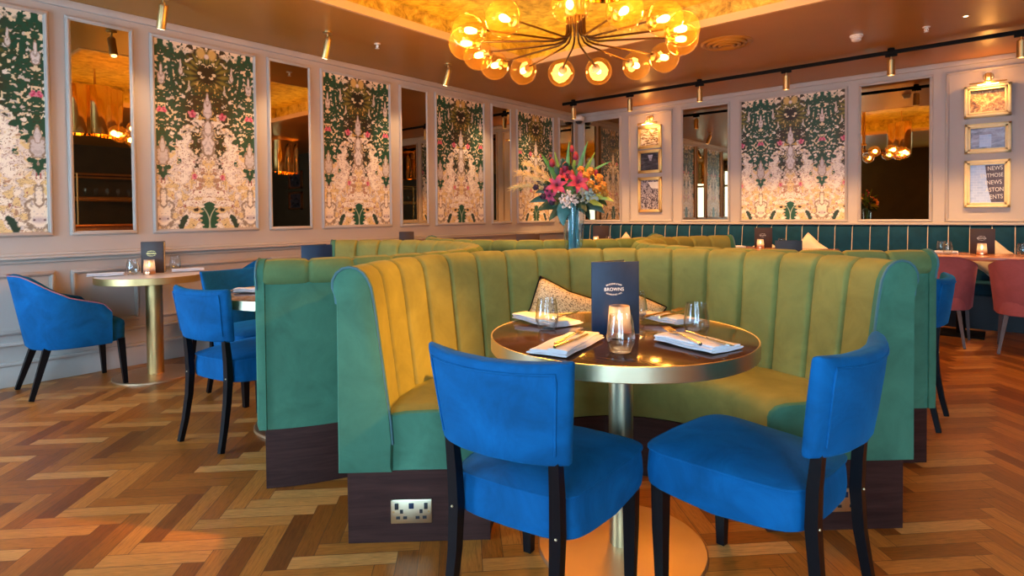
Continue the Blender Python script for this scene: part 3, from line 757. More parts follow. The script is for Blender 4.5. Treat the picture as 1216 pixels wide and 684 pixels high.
# ------------------------------------------------------------------ teal banquette along the back wall
t = thing('channelled_banquette', 'long teal channelled banquette with pale piping along the picture wall', 'banquette', (0, 0, 0))
X0, X1, SP = .13, 6.1, .1805
off = (3.0103 - X0) % SP
seams = [X0] + [X0 + off + SP * k for k in range(60) if X0 + off + SP * k < X1 - .05] + [X1]
rs = []
for a_, c_ in zip(seams[:-1], seams[1:]):
    for j in range(8):
        tt = j / 8; b_ = .02 * abs(math.sin(PI * tt)) ** .5; x = a_ + (c_ - a_) * tt
        rs.append([(x, -.20 - b_, .42), (x, -.16 - b_, .62), (x, -.125 - b_, .85), (x, -.11 - b_ * .9, .975), (x, -.09 - b_ * .3, 1.0), (x, -.03, 1.008)])
obj('channelled_back', G().rings(rs, closed=False), TEAL, t, smooth=60)
for x in seams[1:-1]:
    if x > 6.3: break
    obj('piping', G().tube([(x, -.201, .44), (x, -.166, .62), (x, -.131, .85), (x, -.117, .975), (x, -.09, 1.002), (x, -.03, 1.010)], .0038, 6), CREAM_PIPE, t)
g = G(); g.box(((X0 + X1) / 2, -.40, .39), (X1 - X0, .50, .12), bev=.03, seg=3)
obj('seat', g, TEAL, t)
obj('plinth', G().box(((X0 + X1) / 2, -.34, .165), (X1 - X0, .52, .328)), BLACK_WOOD, t, smooth=0)

# ------------------------------------------------------------------ cushions
CUSH, nt, b = mat('speckled_cushion')
v = mapping(nt); vo = nt.nodes.new('ShaderNodeTexVoronoi'); vo.inputs['Scale'].default_value = 190; nt.links.new(v, vo.inputs['Vector'])
nt.links.new(ramp(nt, vo.outputs['Distance'], [(.30, (.82, .72, .46)), (.60, (.74, .60, .34)), (.76, (.12, .08, .05))]), b.inputs['Base Color']); b.inputs['Roughness'].default_value = .85
def build_cushion(label, loc, rotz, lean, spin, size=.40, fab=None, pipe=None):
    t = thing('cushion', label, 'cushion', loc, 0, 'scatter cushions'); t.rotation_mode = 'XYZ'
    Mx = Matrix.Rotation(rotz, 4, 'Z') @ Matrix.Rotation(lean, 4, 'X') @ Matrix.Rotation(spin, 4, 'Y')
    n = 18; h = size / 2
    def P(u, v_, s_):
        k = (1 - u ** 4) * (1 - v_ ** 4)
        pin = 1 - .10 * (1 - abs(u * v_)) * max(abs(u), abs(v_)) ** 3
        return Mx @ Vector((u * h * pin, s_ * .075 * max(k, 0) ** .5, v_ * h * pin))
    g = G()
    for s_ in (1, -1): g.rings([[P(-1 + 2 * i / n, -1 + 2 * j / n, s_) for i in range(n + 1)] for j in range(n + 1)], closed=False)
    bmesh.ops.remove_doubles(g.bm, verts=g.bm.verts[:], dist=.0005)
    obj('cover', g, fab or CUSH, t, smooth=80)
    e = [(-1 + 2 * i / n, -1) for i in range(n)] + [(1, -1 + 2 * i / n) for i in range(n)] + [(1 - 2 * i / n, 1) for i in range(n)] + [(-1, 1 - 2 * i / n) for i in range(n)]
    obj('piping', G().tube([P(u, v_, 0) for u, v_ in e], .006, 6, closed=True), pipe or BLACK_WOOD, t)
    return t
build_cushion('speckled cream cushion with dark edging leaning in the booth beside the menu', (3.60, -5.56, .645), UANG, R(-20), R(24), .335)
build_cushion('speckled cream cushion with one corner showing past the menu and the candle', (3.835, -5.375, .645), UANG - R(6), R(-20), R(30), .335)
PALE = M_plain('pale_cushion', (.62, .50, .36), .85)
build_cushion('pale cushion on the banquette at the table nearest the wall corner'.replace('nearest', 'by'), (1.04, -.32, .67), 0, R(-8), R(42), .32, PALE, CREAM_PIPE)
build_cushion('pale cushion on the banquette behind the candlelit brown menu', (2.98, -.32, .66), 0, R(-8), R(40), .32, PALE, CREAM_PIPE)
build_cushion('pale striped-edged cushion on the banquette showing above the dark menu', (3.50, -.32, .68), 0, R(-8), R(40), .34, PALE, CREAM_PIPE)
build_cushion('yellowish cushion on the banquette between the two pink chairs', (5.21, -.32, .655), 0, R(-8), R(40), .31, PALE, CREAM_PIPE)

# ------------------------------------------------------------------ menus
def build_menu(label, loc, rotz, cover, w=.165, h=.25, letters=True, ink=None):
    t = thing('menu', label, 'menu', loc, rotz, 'menus standing on the tables')
    # front cover faces -y; opens backwards at its spine on the -x side
    obj('front_cover', G().box((0, 0, h / 2), (w, .004, h), bev=.001), cover, t)
    a = R(32); 
    g = G().box((w / 2, 0, h / 2), (w, .004, h), bev=.001); g.xform(Matrix.Translation((-w / 2, .004, 0)) @ Matrix.Rotation(a, 4, 'Z'))
    obj('back_cover', g, cover, t)
    g = G()
    for k in range(3): 
        q = G().box((w / 2, 0, h / 2), (w - .012, .0008, h - .012)); q.xform(Matrix.Translation((-w / 2 + .002, .004, 0)) @ Matrix.Rotation(R(9 + 8 * k), 4, 'Z'))
        me = bpy.data.meshes.new('tmp'); q.bm.to_mesh(me); g.bm.from_mesh(me); bpy.data.meshes.remove(me); q.bm.free()
    obj('pages', g, PAGE, t, smooth=0)
    if letters:
        M_ = Matrix.Translation((-.006, -.0027, h * .62)) @ UPRIGHT
        place_text('lettering', [(text_mesh('BRASSERIE & BAR', .0074, bend=.068), 0, .019), (text_mesh('BROWNS', .0160, spacing=1.02), 0, 0), (text_mesh('ESTABLISHED 1973', .0068, bend=-.068), 0, -.018)], ink or INK, t, M_)
    return t
build_menu('navy menu with pale lettering standing on the laid table behind the candle', (4.262, -6.149, .7525), R(46), NAVY)
build_menu('dark brown menu standing on the marble table behind a candle', (.36, -6.30, .7525), R(48), BROWN_MENU, .16, .235, ink=GOLD_FRAME)
build_menu('plain blue menu back showing above the outer green booth', (2.245, -6.06, .7525), R(62), NAVY, .17, .25, False)
build_menu('brown menu top showing against the long wall above the booths', (.58, -4.03, .7525), R(50), BROWN_MENU, .15, .25, False)
build_menu('brown menu top peeking over the booth beside the flower vase', (2.02, -3.83, .7525), R(44), BROWN_MENU, .21, .24, False)
build_menu('brown menu standing at the corner end of the banquette beside a candle', (.965, -.88, .7525), R(30), BROWN_MENU, .22, .25, False)
build_menu('brown menu standing behind the candle below the wide wallpaper panel', (3.12, -.80, .7525), R(16), BROWN_MENU, .19, .235, True)
build_menu('black menu top in front of the pale striped-edged cushion', (4.24, -3.98, .7525), R(18), RUBBER, .155, .235, False)
build_menu('brown menu standing behind the candle on the orange table by the pink chairs', (5.115, -.80, .7525), R(2), BROWN_MENU, .185, .24, True)

# ------------------------------------------------------------------ candles, glasses, linen, cutlery
def build_candle(label, loc, s=1.0, h=.105):
    t = thing('candle_holder', label, 'candle', loc, 0, 'lit candles in frosted glasses'); t.scale = (s, s, s)
    obj('holder_glass', G().lathe([(.030, .020), (.040, .022), (.0385, .05), (.034, h), (.0325, h), (.037, .05), (.0375, .026), (.002, .026)], n=32, cap0=True, cap1=False), FROST, t)
    obj('holder_foot', G().lathe([(.0385, .0006), (.041, .003), (.0405, .020), (.030, .021)], n=32), M_COPPER, t)
    cd = obj('tealight', G().lathe([(.019, .0275), (.019, .050), (.002, .051)], n=20), WAX, t)
    obj('flame', G().lathe([(.002, .054), (.0065, .062), (.0075, .068), (.004, .080), (.0005, .090)], n=12), FLAME, cd)
    return t
M_COPPER = M_metal('copper_foot', (.85, .42, .22), .3)
cdl = build_candle('lit candle in frosted glass before the navy menu on the laid table', (4.263, -6.145, .7522))
cdl.location = (4.292, -6.176, .7522)
CANDLES = [cdl]
for lab, loc in (('lit candle in frosted glass before the brown menu on the marble table', (.43, -6.345, .7522)), ('lit candle at the corner end of the banquette, by the brown menu', (.97, -1.02, .7532)),
                 ('lit candle before the brown menu below the wide wallpaper panel', (3.13, -.94, .7532)), ('glowing candle before the brown menu on the orange table by the pink chairs', (5.115, -.93, .7532)),):
    CANDLES.append(dup(cdl, loc, 0, lab))
GLP = [(.001, .0012), (.026, .0012), (.031, .004), (.0405, .030), (.0425, .044), (.0405, .065), (.033, .112), (.0325, .1135), (.0318, .112), (.039, .065), (.0408, .045), (.0385, .031), (.028, .013), (.001, .010)]
def build_glass(label, loc):
    o_ = obj('tumbler', G().lathe(GLP, n=40, cap0=False, cap1=False), TUMBLER, None, loc)
    return tag(o_, label, 'glass', 'stemless glasses on the tables')
gl = build_glass('stemless clear glass in front of the candle on the laid table', (4.405, -6.365, .752))
def glass2(label, loc):
    o_ = gl.copy(); COL.objects.link(o_); o_.location = loc; o_['label'] = label
glass2('stemless clear glass on the laid table beside the cushion side, in front of a napkin', (4.025, -6.225, .752))
glass2('stemless clear glass on the laid table, beside the napkin before the angled chair', (4.49, -6.01, .752))
glass2('stemless clear glass mostly hidden behind the navy menu', (4.19, -5.87, .752))
glass2('stemless glass on the marble table before the brown menu', (.42, -6.45, .752))
glass2('stemless glass on the marble table near the folded napkin at the far side', (.24, -6.10, .752))
glass2('stemless glass on the corner banquette table beside the pale cushion', (1.12, -.94, .754))
glass2('stemless glass on the banquette table below the wide wallpaper panel', (3.32, -.80, .754))
glass2('stemless glass on the orange table close to the banquette, beside another glass', (4.80, -.78, .754))
glass2('stemless glass at the near corner of the orange table by the pink chair', (4.86, -.97, .754))
glass2('stemless glass cut by the photo edge on the orange table', (5.40, -.92, .754))

def build_napkin(label, loc, rotz, L_, W_):
    g = G()
    def sheet(x0, x1, y0, y1, z, th, sag=0.0, skew=0):
        n = 10; m = 6; rs = []
        for i in range(n + 1):
            x = x0 + (x1 - x0) * i / n; r_ = []
            for j in range(2 * m):
                a = 2 * PI * j / (2 * m); yy = (y0 + y1) / 2 + sgnpow(math.cos(a), .35) * (y1 - y0) / 2 + skew * (x - x0)
                zz = z + sgnpow(math.sin(a), .8) * th / 2 + sag * math.sin(PI * i / n) + .0015 * math.sin(9 * x / L_ + yy * 30)
                r_.append((x, yy, zz))
            rs.append(r_)
        g.rings(rs, True, True, True)
    h = L_ / 2; w = W_ / 2
    sheet(-h, h, -w, w, .0065, .008); sheet(-h * .98, h * .97, -w * .97, w * .86, .0135, .007, .001); sheet(-h * .99, h, -w, -w * .05, .0195, .008, .002, .06)
    o_ = obj('napkin', g, LINEN, None, loc, rotz, smooth=60)
    return tag(o_, label, 'napkin', 'folded white napkins')
ZN = .7525
build_napkin('folded white napkin with gold fork lying before the camera-facing blue chair'.replace('camera-facing ', ''), (4.235, -6.40, ZN), R(100), .29, .135)
build_napkin('folded white napkin with silver cutlery on the laid table near the angled chair', (4.545, -6.135, ZN), R(-17), .225, .15)
build_napkin('folded white napkin on the laid table behind the hidden glass, with crossed gold cutlery', (4.29, -5.79, ZN), R(-18), .19, .15)
build_napkin('folded white napkin on the laid table beneath the speckled cushion, behind a glass', (3.93, -6.10, ZN), R(-17), .25, .16)
build_napkin('folded white napkin on the marble table towards the blue tub chair', (.33, -6.59, ZN), R(70), .22, .13)
build_napkin('folded white napkin on the marble table towards the teal tub chair', (.44, -6.08, ZN), R(70), .22, .13)
build_napkin('folded white napkin on the outer booth table edge, by the blue chair seats', (2.10, -6.35, ZN), R(40), .2, .13)
build_napkin('white napkin on the banquette table below the smoked mirror with pendants', (2.86, -.95, .754), R(10), .2, .13)
build_napkin('white napkin beside two glasses on the orange table', (4.84, -.86, .754), R(10), .18, .12)
SILVER = M_metal('silver_cutlery', (.75, .72, .68), .2, False)
GOLDC = M_metal('gold_cutlery', (.90, .66, .30), .2, False)
def build_fork(label, loc, rotz, m):
    g = G()
    g.tube([(-.10, 0, .003), (-.06, 0, .004), (.0, 0, .006), (.03, 0, .006)], [.0048, .0042, .0028, .003], 8)
    g.rings([[(x, y * w, z + d) for y, d in ((-1, 0), (0, -.001), (1, 0), (0, .0012))] for x, w, z in ((.028, .003, .006), (.038, .010, .0045), (.050, .0125, .004), (.060, .0125, .005))], True, True, True)
    for y in (-.0105, -.0035, .0035, .0105): g.tube([(.057, y, .005), (.08, y, .007), (.100, y * .95, .0105)], [.0019, .0017, .0008], 6)
    g.xform(Matrix.Scale(1.15, 4)); return tag(obj('fork', g, m, None, loc, rotz), label, 'fork')
def build_knife(label, loc, rotz, m):
    g = G()
    g.tube([(-.11, 0, .004), (-.07, 0, .005), (-.01, 0, .004), (.0, 0, .004)], [.005, .0055, .0042, .004], 8)
    g.rings([[(x, y0, .0025), (x, y1, .003), (x, y1, .0045), (x, y0, .005)] for x, y0, y1 in ((-.002, -.004, .004), (.02, -.007, .006), (.07, -.007, .008), (.10, -.004, .008), (.112, .004, .007))], True, True, True)
    return tag(obj('knife', g, m, None, loc, rotz), label, 'knife')
zc = ZN + .0245
build_fork('gold fork with tines up, resting on the napkin before the blue chair', (4.238, -6.385, zc), R(101), GOLDC)
build_knife('gold knife lying beside the fork on the same napkin before the blue chair', (4.272, -6.425, zc), R(96), GOLDC)
build_fork('silver fork on the napkin near the angled blue chair', (4.508, -6.165, zc), R(141), SILVER)
build_knife('silver knife across the napkin near the angled blue chair', (4.582, -6.150, zc), R(-30), SILVER)
build_fork('gold fork on the napkin behind the hidden glass', (4.275, -5.805, zc), R(78), GOLDC)
build_knife('gold knife on the napkin behind the hidden glass', (4.315, -5.795, zc), R(84), GOLDC)
build_knife('knife on the napkin beneath the speckled cushion', (4.00, -6.07, zc), R(96), SILVER)

# ------------------------------------------------------------------ vase and bouquet (built facing the viewing side: x across, y away)
VZ = .9375
t = thing('flower_vase', 'tall clear glass vase holding the bouquet above the green booths', 'vase', (*HUB, VZ))
obj('vase_glass', G().lathe([(.052, .001), (.056, .004), (.058, .05), (.062, .16), (.070, .27), (.0685, .27), (.060, .16), (.055, .05), (.050, .012), (.001, .010)], n=40, cap1=False), THIN, t)
WATER = M_thin_glass('water', (.86, .96, .99), .02)
obj('water', G().lathe([(.048, .013), (.053, .05), (.058, .15), (.0595, .19)], n=32), WATER, t)
LEAF = M_plain('mid_green_leaf', (.07, .20, .035), .45, .4, .3, 20)
DLEAF = M_plain('dark_leaf', (.022, .060, .032), .45, .4, .3, 20)
BLEAF = M_plain('blue_green_leaf', (.05, .17, .15), .4, .4, .2, 20)
YLEAF = M_plain('yellow_green_leaf', (.42, .42, .05), .5, .4, .2, 20)
LILYM = M_plain('pink_lily_petal', (.36, .035, .08), .5, .3, .25, 40)
REDM = M_plain('crimson_bud', (.22, .016, .035), .5, .3, .2, 40)
ORM = M_plain('orange_petal', (.58, .22, .03), .5, .3, .2, 40)
PAMP = M_plain('straw_plume', (.80, .60, .25), .8, .2, .15, 90)
WHM = M_plain('small_white_blossom', (.78, .62, .52), .6, .3, .1, 60)
PURP = M_plain('dark_plum_flower', (.06, .02, .035), .6)
EUC = M_plain('silver_eucalyptus', (.30, .34, .27), .6)
STEMM = M_plain('blue_green_stem', (.10, .32, .36), .4, .4, .2, 20)
bq = thing('flower_bouquet', 'large mixed bouquet of pink lilies, orange blooms and long leaves in the vase', 'flowers', (*HUB, VZ), R(40.3))
def blade(g, pts, w, n=10, bend=None):
    pts = [Vector(p) for p in pts]
    # quadratic through three points
    a, b_, c = pts; rs = []
    for i in range(n + 1):
        u = i / n; p = a * (1 - u) ** 2 + b_ * 2 * u * (1 - u) + c * u * u
        d = (b_ - a) * (1 - u) + (c - b_) * u; d.normalize()
        s_ = d.cross(Vector((0, -1, .3))); s_.normalize(); nn = s_.cross(d)
        ww = w * math.sin(PI * (.06 + .94 * u) ** .75) ** .8 + .0008
        rs.append([p - s_ * ww - nn * ww * .25, p + nn * ww * .05, p + s_ * ww - nn * ww * .25, p - nn * .0012])
    g.rings(rs, True, True, True)
def px(x, y, d=0): return ((x - 684.5) * .00513, d, (293 - y) * .00513 + .03)
rnd = random.Random(11)
NECK = (0, 0, .25)
def stem(g, a, b_, r=.003):
    a, b_ = Vector(a), Vector(b_); m_ = a.lerp(b_, .5) + Vector((0, 0, .03)); g.tube([a, a.lerp(m_, .6), m_, b_], r, 6)
g = G()
for i in range(20):
    a = rnd.random() * 2 * PI; r_ = rnd.uniform(.008, .042)
    g.tube([(r_ * math.cos(a) * .8, r_ * math.sin(a) * .8, .016), (r_ * .75 * math.cos(a + .7), r_ * .75 * math.sin(a + .7), .18), (r_ * 1.0 * math.cos(a + 1), r_ * 1.0 * math.sin(a + 1), .30)], .0042, 6)
obj('stems', g, STEMM, bq)
def flower_leaf(name, m, pts, w):
    g = G(); blade(g, pts, w); obj(name, g, m, bq, smooth=60)
for p0, p1, p2, w in ((px(680, 240), px(668, 212), px(645, 182, -.05), .022), (px(682, 235), px(676, 200), px(680, 168), .014), (px(686, 235), px(688, 205), px(701, 169, -.04), .016),
                      (px(690, 225), px(700, 202), px(728, 193, -.05), .010), (px(680, 235), px(668, 205), px(663, 178, .05), .012), (px(684, 235), px(683, 195), px(690, 180, .06), .012), (px(688, 230), px(697, 205), px(712, 180, .05), .012)):
    flower_leaf('long_leaf', LEAF, (p0, p1, p2), w)
for p0, p1, p2, w in ((px(678, 246), px(664, 235, -.05), px(640, 250, -.08), .040), (px(680, 250), px(668, 240, -.06), px(654, 262, -.09), .032), (px(690, 246), px(704, 236, -.05), px(720, 254, -.06), .034), (px(686, 246), px(700, 240, .06), px(706, 262, .08), .030),
                      (px(676, 240), px(655, 228, .03), px(632, 240, .03), .030), (px(676, 236), px(655, 218, .06), px(640, 228, .1), .028), (px(692, 240), px(715, 228, .06), px(728, 245, .1), .030), (px(684, 244), px(690, 236, -.09), px(697, 252, -.13), .030)):
    flower_leaf('broad_leaf', DLEAF, (p0, p1, p2), w)
flower_leaf('broad_leaf', BLEAF, (px(676, 240, -.04), px(670, 246, -.09), px(671, 268, -.08), .040), ) if False else flower_leaf('broad_leaf', BLEAF, (px(678, 242, -.04), px(668, 246, -.09), px(671, 268, -.08)), .042)
for p0, p1, p2, w in ((px(695, 236), px(712, 228, -.04), px(731, 240, -.05), .022), (px(696, 232), px(715, 226, 0), px(727, 232, 0), .018), (px(694, 240), px(708, 238, -.05), px(718, 246, -.07), .018)):
    flower_leaf('yellow_leaf', YLEAF, (p0, p1, p2), w)
g = G(); rf = random.Random(5)
for i in range(70):
    a = rf.random() * 2 * PI; q_ = rf.random() ** .5
    c0 = Vector(px(682 + 30 * q_ * math.cos(a), 222 - 22 * q_ * math.sin(a), rf.uniform(-.06, .10)))
    d0 = Vector((math.cos(a) + rf.gauss(0, .4), rf.gauss(0, .5) - .2, math.sin(a) + rf.gauss(0, .4))).normalized(); L_ = rf.uniform(.04, .075)
    blade(g, (c0, c0 + d0 * L_ * .5 + Vector((0, -.01, .012)), c0 + d0 * L_), rf.uniform(.010, .018), 6)
obj('foliage', g, DLEAF, bq, smooth=60)
def lily(c, face, s):
    face = Vector(face); face.normalize(); q = face.to_track_quat('Z', 'Y').to_matrix().to_4x4()
    g = G()
    for k in range(6):
        a = 2 * PI * k / 6 + .3; d = Vector((math.cos(a), math.sin(a), 0)); L_ = s * (1 if k % 2 else .9)
        sd = Vector((-math.sin(a), math.cos(a), 0)); rs = []
        for i in range(9):
            u = i / 8; p = d * (L_ * (u * .95 + .03)) + Vector((0, 0, L_ * (.42 * math.sin(u * PI * .62) - .22 * u * u)))
            w = L_ * .21 * math.sin(PI * (.08 + .92 * u) ** .8) ** .9 + .0008
            rs.append([p - sd * w + Vector((0, 0, w * .35)), p, p + sd * w + Vector((0, 0, w * .35)), p - Vector((0, 0, .0015))])
        g.rings(rs, True, True, True)
    g.xform(Matrix.Translation(c) @ q)
    f = obj('lily', g, LILYM, bq, smooth=60)
    g = G()
    for k in range(6):
        a = k * 1.05; g.tube([(0, 0, 0), (s * .12 * math.cos(a), s * .12 * math.sin(a), s * .45)], .0012, 5); g.sphere((s * .12 * math.cos(a), s * .12 * math.sin(a), s * .46), .0035, 6, 5)
    g.xform(Matrix.Translation(c) @ q); obj('stamens', g, PURP, f)
lily(px(664, 222, -.10), (-.25, -1, .25), .075); lily(px(687, 219, -.12), (.15, -1, .3), .080); lily(px(657, 232, -.06), (-.6, -.8, -.2), .055); lily(px(676, 212, -.06), (0, -.8, .7), .06)
def bloom(name, c, r, m, turns=14):
    g = G(); rr = random.Random(int(c[0] * 1e4) % 997)
    g.sphere(c, r * .62, 12, 8)
    for k in range(turns):
        th = math.acos(1 - 1.6 * (k + .5) / turns); ph = k * 2.4
        d = Vector((math.sin(th) * math.cos(ph), -math.cos(th), math.sin(th) * math.sin(ph))); s_ = d.cross(Vector((.3, .2, 1))); s_.normalize(); w_ = s_.cross(d)
        p = Vector(c) + d * r * .62
        g.rings([[p + s_ * r * .42 * math.cos(a) * k2 + w_ * r * .42 * math.sin(a) * k2 + d * (r * .38 * (1 - k2 * k2) + r * .15 * k2 * math.cos(2 * a)) for a in [2 * PI * q / 8 for q in range(8)]] for k2 in (1.0, .6, .15)], True, True, True)
    obj(name, g, m, bq, smooth=60)
for x, y, d, r_ in ((697, 211, -.08, .032), (702, 220, -.10, .030), (713, 213, -.06, .030), (717, 222, -.07, .032), (709, 226, -.09, .028), (720, 230, -.05, .026), (704, 204, -.03, .026), (693, 202, -.02, .024)): bloom('orange_bloom', px(x, y, d), r_, ORM)
for x, y, d, r_ in ((659, 194, -.03, .022), (674, 199, -.06, .024), (687, 186, -.02, .022), (683, 177, 0, .018), (669, 205, -.05, .02), (681, 209, -.08, .024), (694, 194, 0, .018), (711, 206, -.02, .018)):
    g = G(); c = Vector(px(x, y, d)); g.lathe([(.002, -r_ * 1.2), (r_ * .7, -r_ * .8), (r_ * .8, 0), (r_ * .55, r_ * .8), (.003, r_ * 1.3)], c, 10); obj('crimson_bud', g, REDM, bq, smooth=60)
for x, y, d in ((648, 233, -.05), (652, 224, -.02), (640, 222, 0), (645, 214, .02), (658, 240, -.06)): bloom('plum_bloom', px(x, y, d), .022, PURP, 9)
# plumes
for (p0, p1, p2) in ((px(672, 228, -.02), px(650, 205, -.05), px(630, 196, -.06)), (px(668, 228, 0), px(640, 206, 0), px(620, 205, 0)), (px(668, 230, .02), px(640, 215, .03), px(616, 222, .03))):
    g = G(); a, b_, c = map(Vector, (p0, p1, p2))
    for i in range(150):
        u = rnd.uniform(.25, 1); p = a * (1 - u) ** 2 + b_ * 2 * u * (1 - u) + c * u * u
        d = ((b_ - a) * (1 - u) + (c - b_) * u).normalized(); r3 = Vector((rnd.gauss(0, 1), rnd.gauss(0, 1), rnd.gauss(0, 1))).normalized()
        e_ = p + d * .035 + r3 * .028; sd = d.cross(r3) * .003
        g.rings([[p - sd, p + sd, p + r3 * .002], [p.lerp(e_, .6) - sd * .9, p.lerp(e_, .6) + sd * .9, p.lerp(e_, .6) + r3 * .002], [e_ - sd * .1, e_ + sd * .1, e_ + r3 * .0005]], True, True, True)
    obj('plume', g, PAMP, bq, smooth=0)
g = G()
for i in range(70):
    c = Vector(px(676 + max(-11, min(11, rnd.gauss(0, 6.0))), 236 + max(-10, min(10, rnd.gauss(0, 5.5))), rnd.uniform(-.13, -.06))); g.sphere(c, rnd.uniform(.005, .0095), 8, 5)
obj('blossom_spray', g, WHM, bq)
g = G()
for i in range(60):
    c = Vector(px(rnd.gauss(697, 6), rnd.gauss(230, 5.5), rnd.uniform(-.12, -.02))); d = Vector((rnd.gauss(0, 1), rnd.gauss(0, 1), rnd.gauss(0, 1))).normalized(); s_ = d.cross(Vector((.2, 1, .1))).normalized(); L_ = rnd.uniform(.012, .02)
    g.rings([[c - s_ * .001, c + s_ * .001, c + Vector((0, -.001, 0))], [c + d * L_ - s_ * .007, c + d * L_ + s_ * .007, c + d * L_ + Vector((0, -.001, 0))], [c + d * 2 * L_ - s_ * .001, c + d * 2 * L_ + s_ * .001, c + d * 2 * L_ + Vector((0, -.001, 0))]], True, True, True)
obj('eucalyptus_spray', g, EUC, bq)

# ------------------------------------------------------------------ pictures and picture lights
def picture_mat(name, cols, scale, stretch=(1, 1, 1), dist=1.0):
    m, nt, b = mat(name)
    f = noise(nt, mapping(nt, stretch), scale, 5, .6, dist)
    nt.links.new(ramp(nt, f, cols), b.inputs['Base Color']); b.inputs['Roughness'].default_value = .25
    return m
def build_picture(label, x0, x1, z0, z1, fm, pm, fw=.045, group=None, pd=.035):
    cx, cz, w, h = (x0 + x1) / 2, (z0 + z1) / 2, x1 - x0, z1 - z0
    t = thing('framed_picture', label, 'picture', (cx, 0, z0), 0, group)
    g = G()
    for w0, w1, d in ((0, fw, pd * .7), (fw * .1, fw * .55, pd), (fw * .75, fw, pd * .85)):
        for sx_ in (-1, 1): g.box((sx_ * (w / 2 - (w0 + w1) / 2), -d / 2, h / 2), (w1 - w0, d, h - 2 * w0), bev=.003); 
        for zz in ((w0 + w1) / 2, h - (w0 + w1) / 2): g.box((0, -d / 2, zz), (w - 2 * w0, d, w1 - w0), bev=.003)
    obj('frame', g, fm, t)
    obj('print', G().box((0, -.008, h / 2), (w - 2 * fw + .004, .012, h - 2 * fw + .004)), pm, t, smooth=0)
    return t, w, h
PG = 'framed pictures on the banquette wall'
SEPIA = picture_mat('sepia_scene', [(.35, (.03, .02, .012)), (.48, (.22, .14, .08)), (.60, (.70, .62, .50)), (.8, (.80, .74, .62))], 14, (1, 1, 2.4))
NIGHT = picture_mat('night_street', [(.35, (.015, .012, .018)), (.55, (.05, .045, .06)), (.7, (.12, .11, .14))], 10, (1, 1, 2))
BRIDGE = picture_mat('dark_girders', [(.36, (.02, .015, .02)), (.48, (.10, .08, .10)), (.56, (.50, .45, .48)), (.68, (.10, .08, .10)), (.8, (.03, .025, .03))], 11, (1.5, 1, 1), 3)
CROWD = picture_mat('golden_crowd', [(.36, (.10, .04, .01)), (.5, (.42, .20, .06)), (.62, (.80, .55, .22)), (.8, (.90, .72, .40))], 34)
ARCH = picture_mat('station_arch', [(.35, (.10, .09, .12)), (.5, (.30, .28, .34)), (.62, (.50, .50, .60)), (.8, (.68, .66, .72))], 7, (1, 1, 2))
BRICKM, nt, b = mat('blue_brick_mural')
bt = nt.nodes.new('ShaderNodeTexBrick'); v = mapping(nt, (1, 1, 1), 'Object', (R(90), 0, 0)); nt.links.new(v, bt.inputs['Vector']); bt.inputs['Scale'].default_value = 9
bt.inputs['Color1'].default_value = (.36, .46, .66, 1); bt.inputs['Color2'].default_value = (.45, .55, .74, 1); bt.inputs['Mortar'].default_value = (.62, .68, .80, 1); bt.inputs['Mortar Size'].default_value = .012
nt.links.new(bt.outputs['Color'], b.inputs['Base Color']); b.inputs['Roughness'].default_value = .3
t, w, h = build_picture('sepia landscape picture in a gilt frame, top of the column beside the corner mirror', 1.085, 1.462, 2.124, 2.462, GOLD_FRAME, SEPIA, group=PG)
t, w, h = build_picture('dark night view picture in a gilt frame, middle of the gilt column', 1.085, 1.462, 1.762, 2.105, GOLD_FRAME, NIGHT, group=PG)
obj('sky_patch', G().poly([(-.03, -.0145, h * .78), (.05, -.0145, h * .78), (.025, -.0145, h * .52), (.0, -.0145, h * .52)], (0, -.001, 0)), ARCH, t, smooth=0)
t, w, h = build_picture('tall picture of pale girders in a gilt frame, bottom of the gilt column', 1.083, 1.460, 1.184, 1.704, GOLD_FRAME, BRIDGE, group=PG)
obj('sky_patch', G().poly([(-.03, -.0145, h * .86), (.14, -.0145, h * .86), (.14, -.0145, h * .66), (.03, -.0145, h * .68)], (0, -.001, 0)), WHITE, t, smooth=0)
t, w, h = build_picture('golden crowd picture in a cream frame under the picture light, top of the cream column', 4.938, 5.320, 2.140, 2.470, CREAM_FRAME, CROWD, .05, PG, .10)
t, w, h = build_picture('station arch picture in a cream frame, middle of the cream column', 4.944, 5.322, 1.765, 2.078, CREAM_FRAME, ARCH, .05, PG, .05)
obj('light_patch', G().box((-.02, -.0147, h * .42), (.10, .001, .13)), BRICKM, t, smooth=0)
t, w, h = build_picture('tall lettered brick mural picture in a cream frame, bottom of the cream column', 4.941, 5.319, 1.197, 1.694, CREAM_FRAME, BRICKM, .05, PG, .05)
DKP = M_plain('mural_dark_paint', (.10, .085, .11), .5, .3, .3, 30)
obj('dark_paint', G().poly([(-.015, -.0147, h - .055), (.138, -.0147, h - .055), (.138, -.0147, .055), (.035, -.0147, .055), (.0, -.0147, h * .5)], (0, -.0008, 0)), DKP, t, smooth=0)
rows = [(text_mesh('NEWS', .062), .075, .155), (text_mesh('ENTMOSE', .058), .045, .082), (text_mesh('INEWS', .062), .055, .008), (text_mesh('ASTON', .062), .06, -.068), (text_mesh('ENTS', .064), .07, -.142)]
for me, _, _ in rows:
    for v_ in me.vertices: v_.co.x *= .72
place_text('lettering', rows, WHITE, t, Matrix.Translation((-.002, -.0162, h / 2)) @ UPRIGHT @ Matrix.Rotation(R(3), 4, 'Z'))
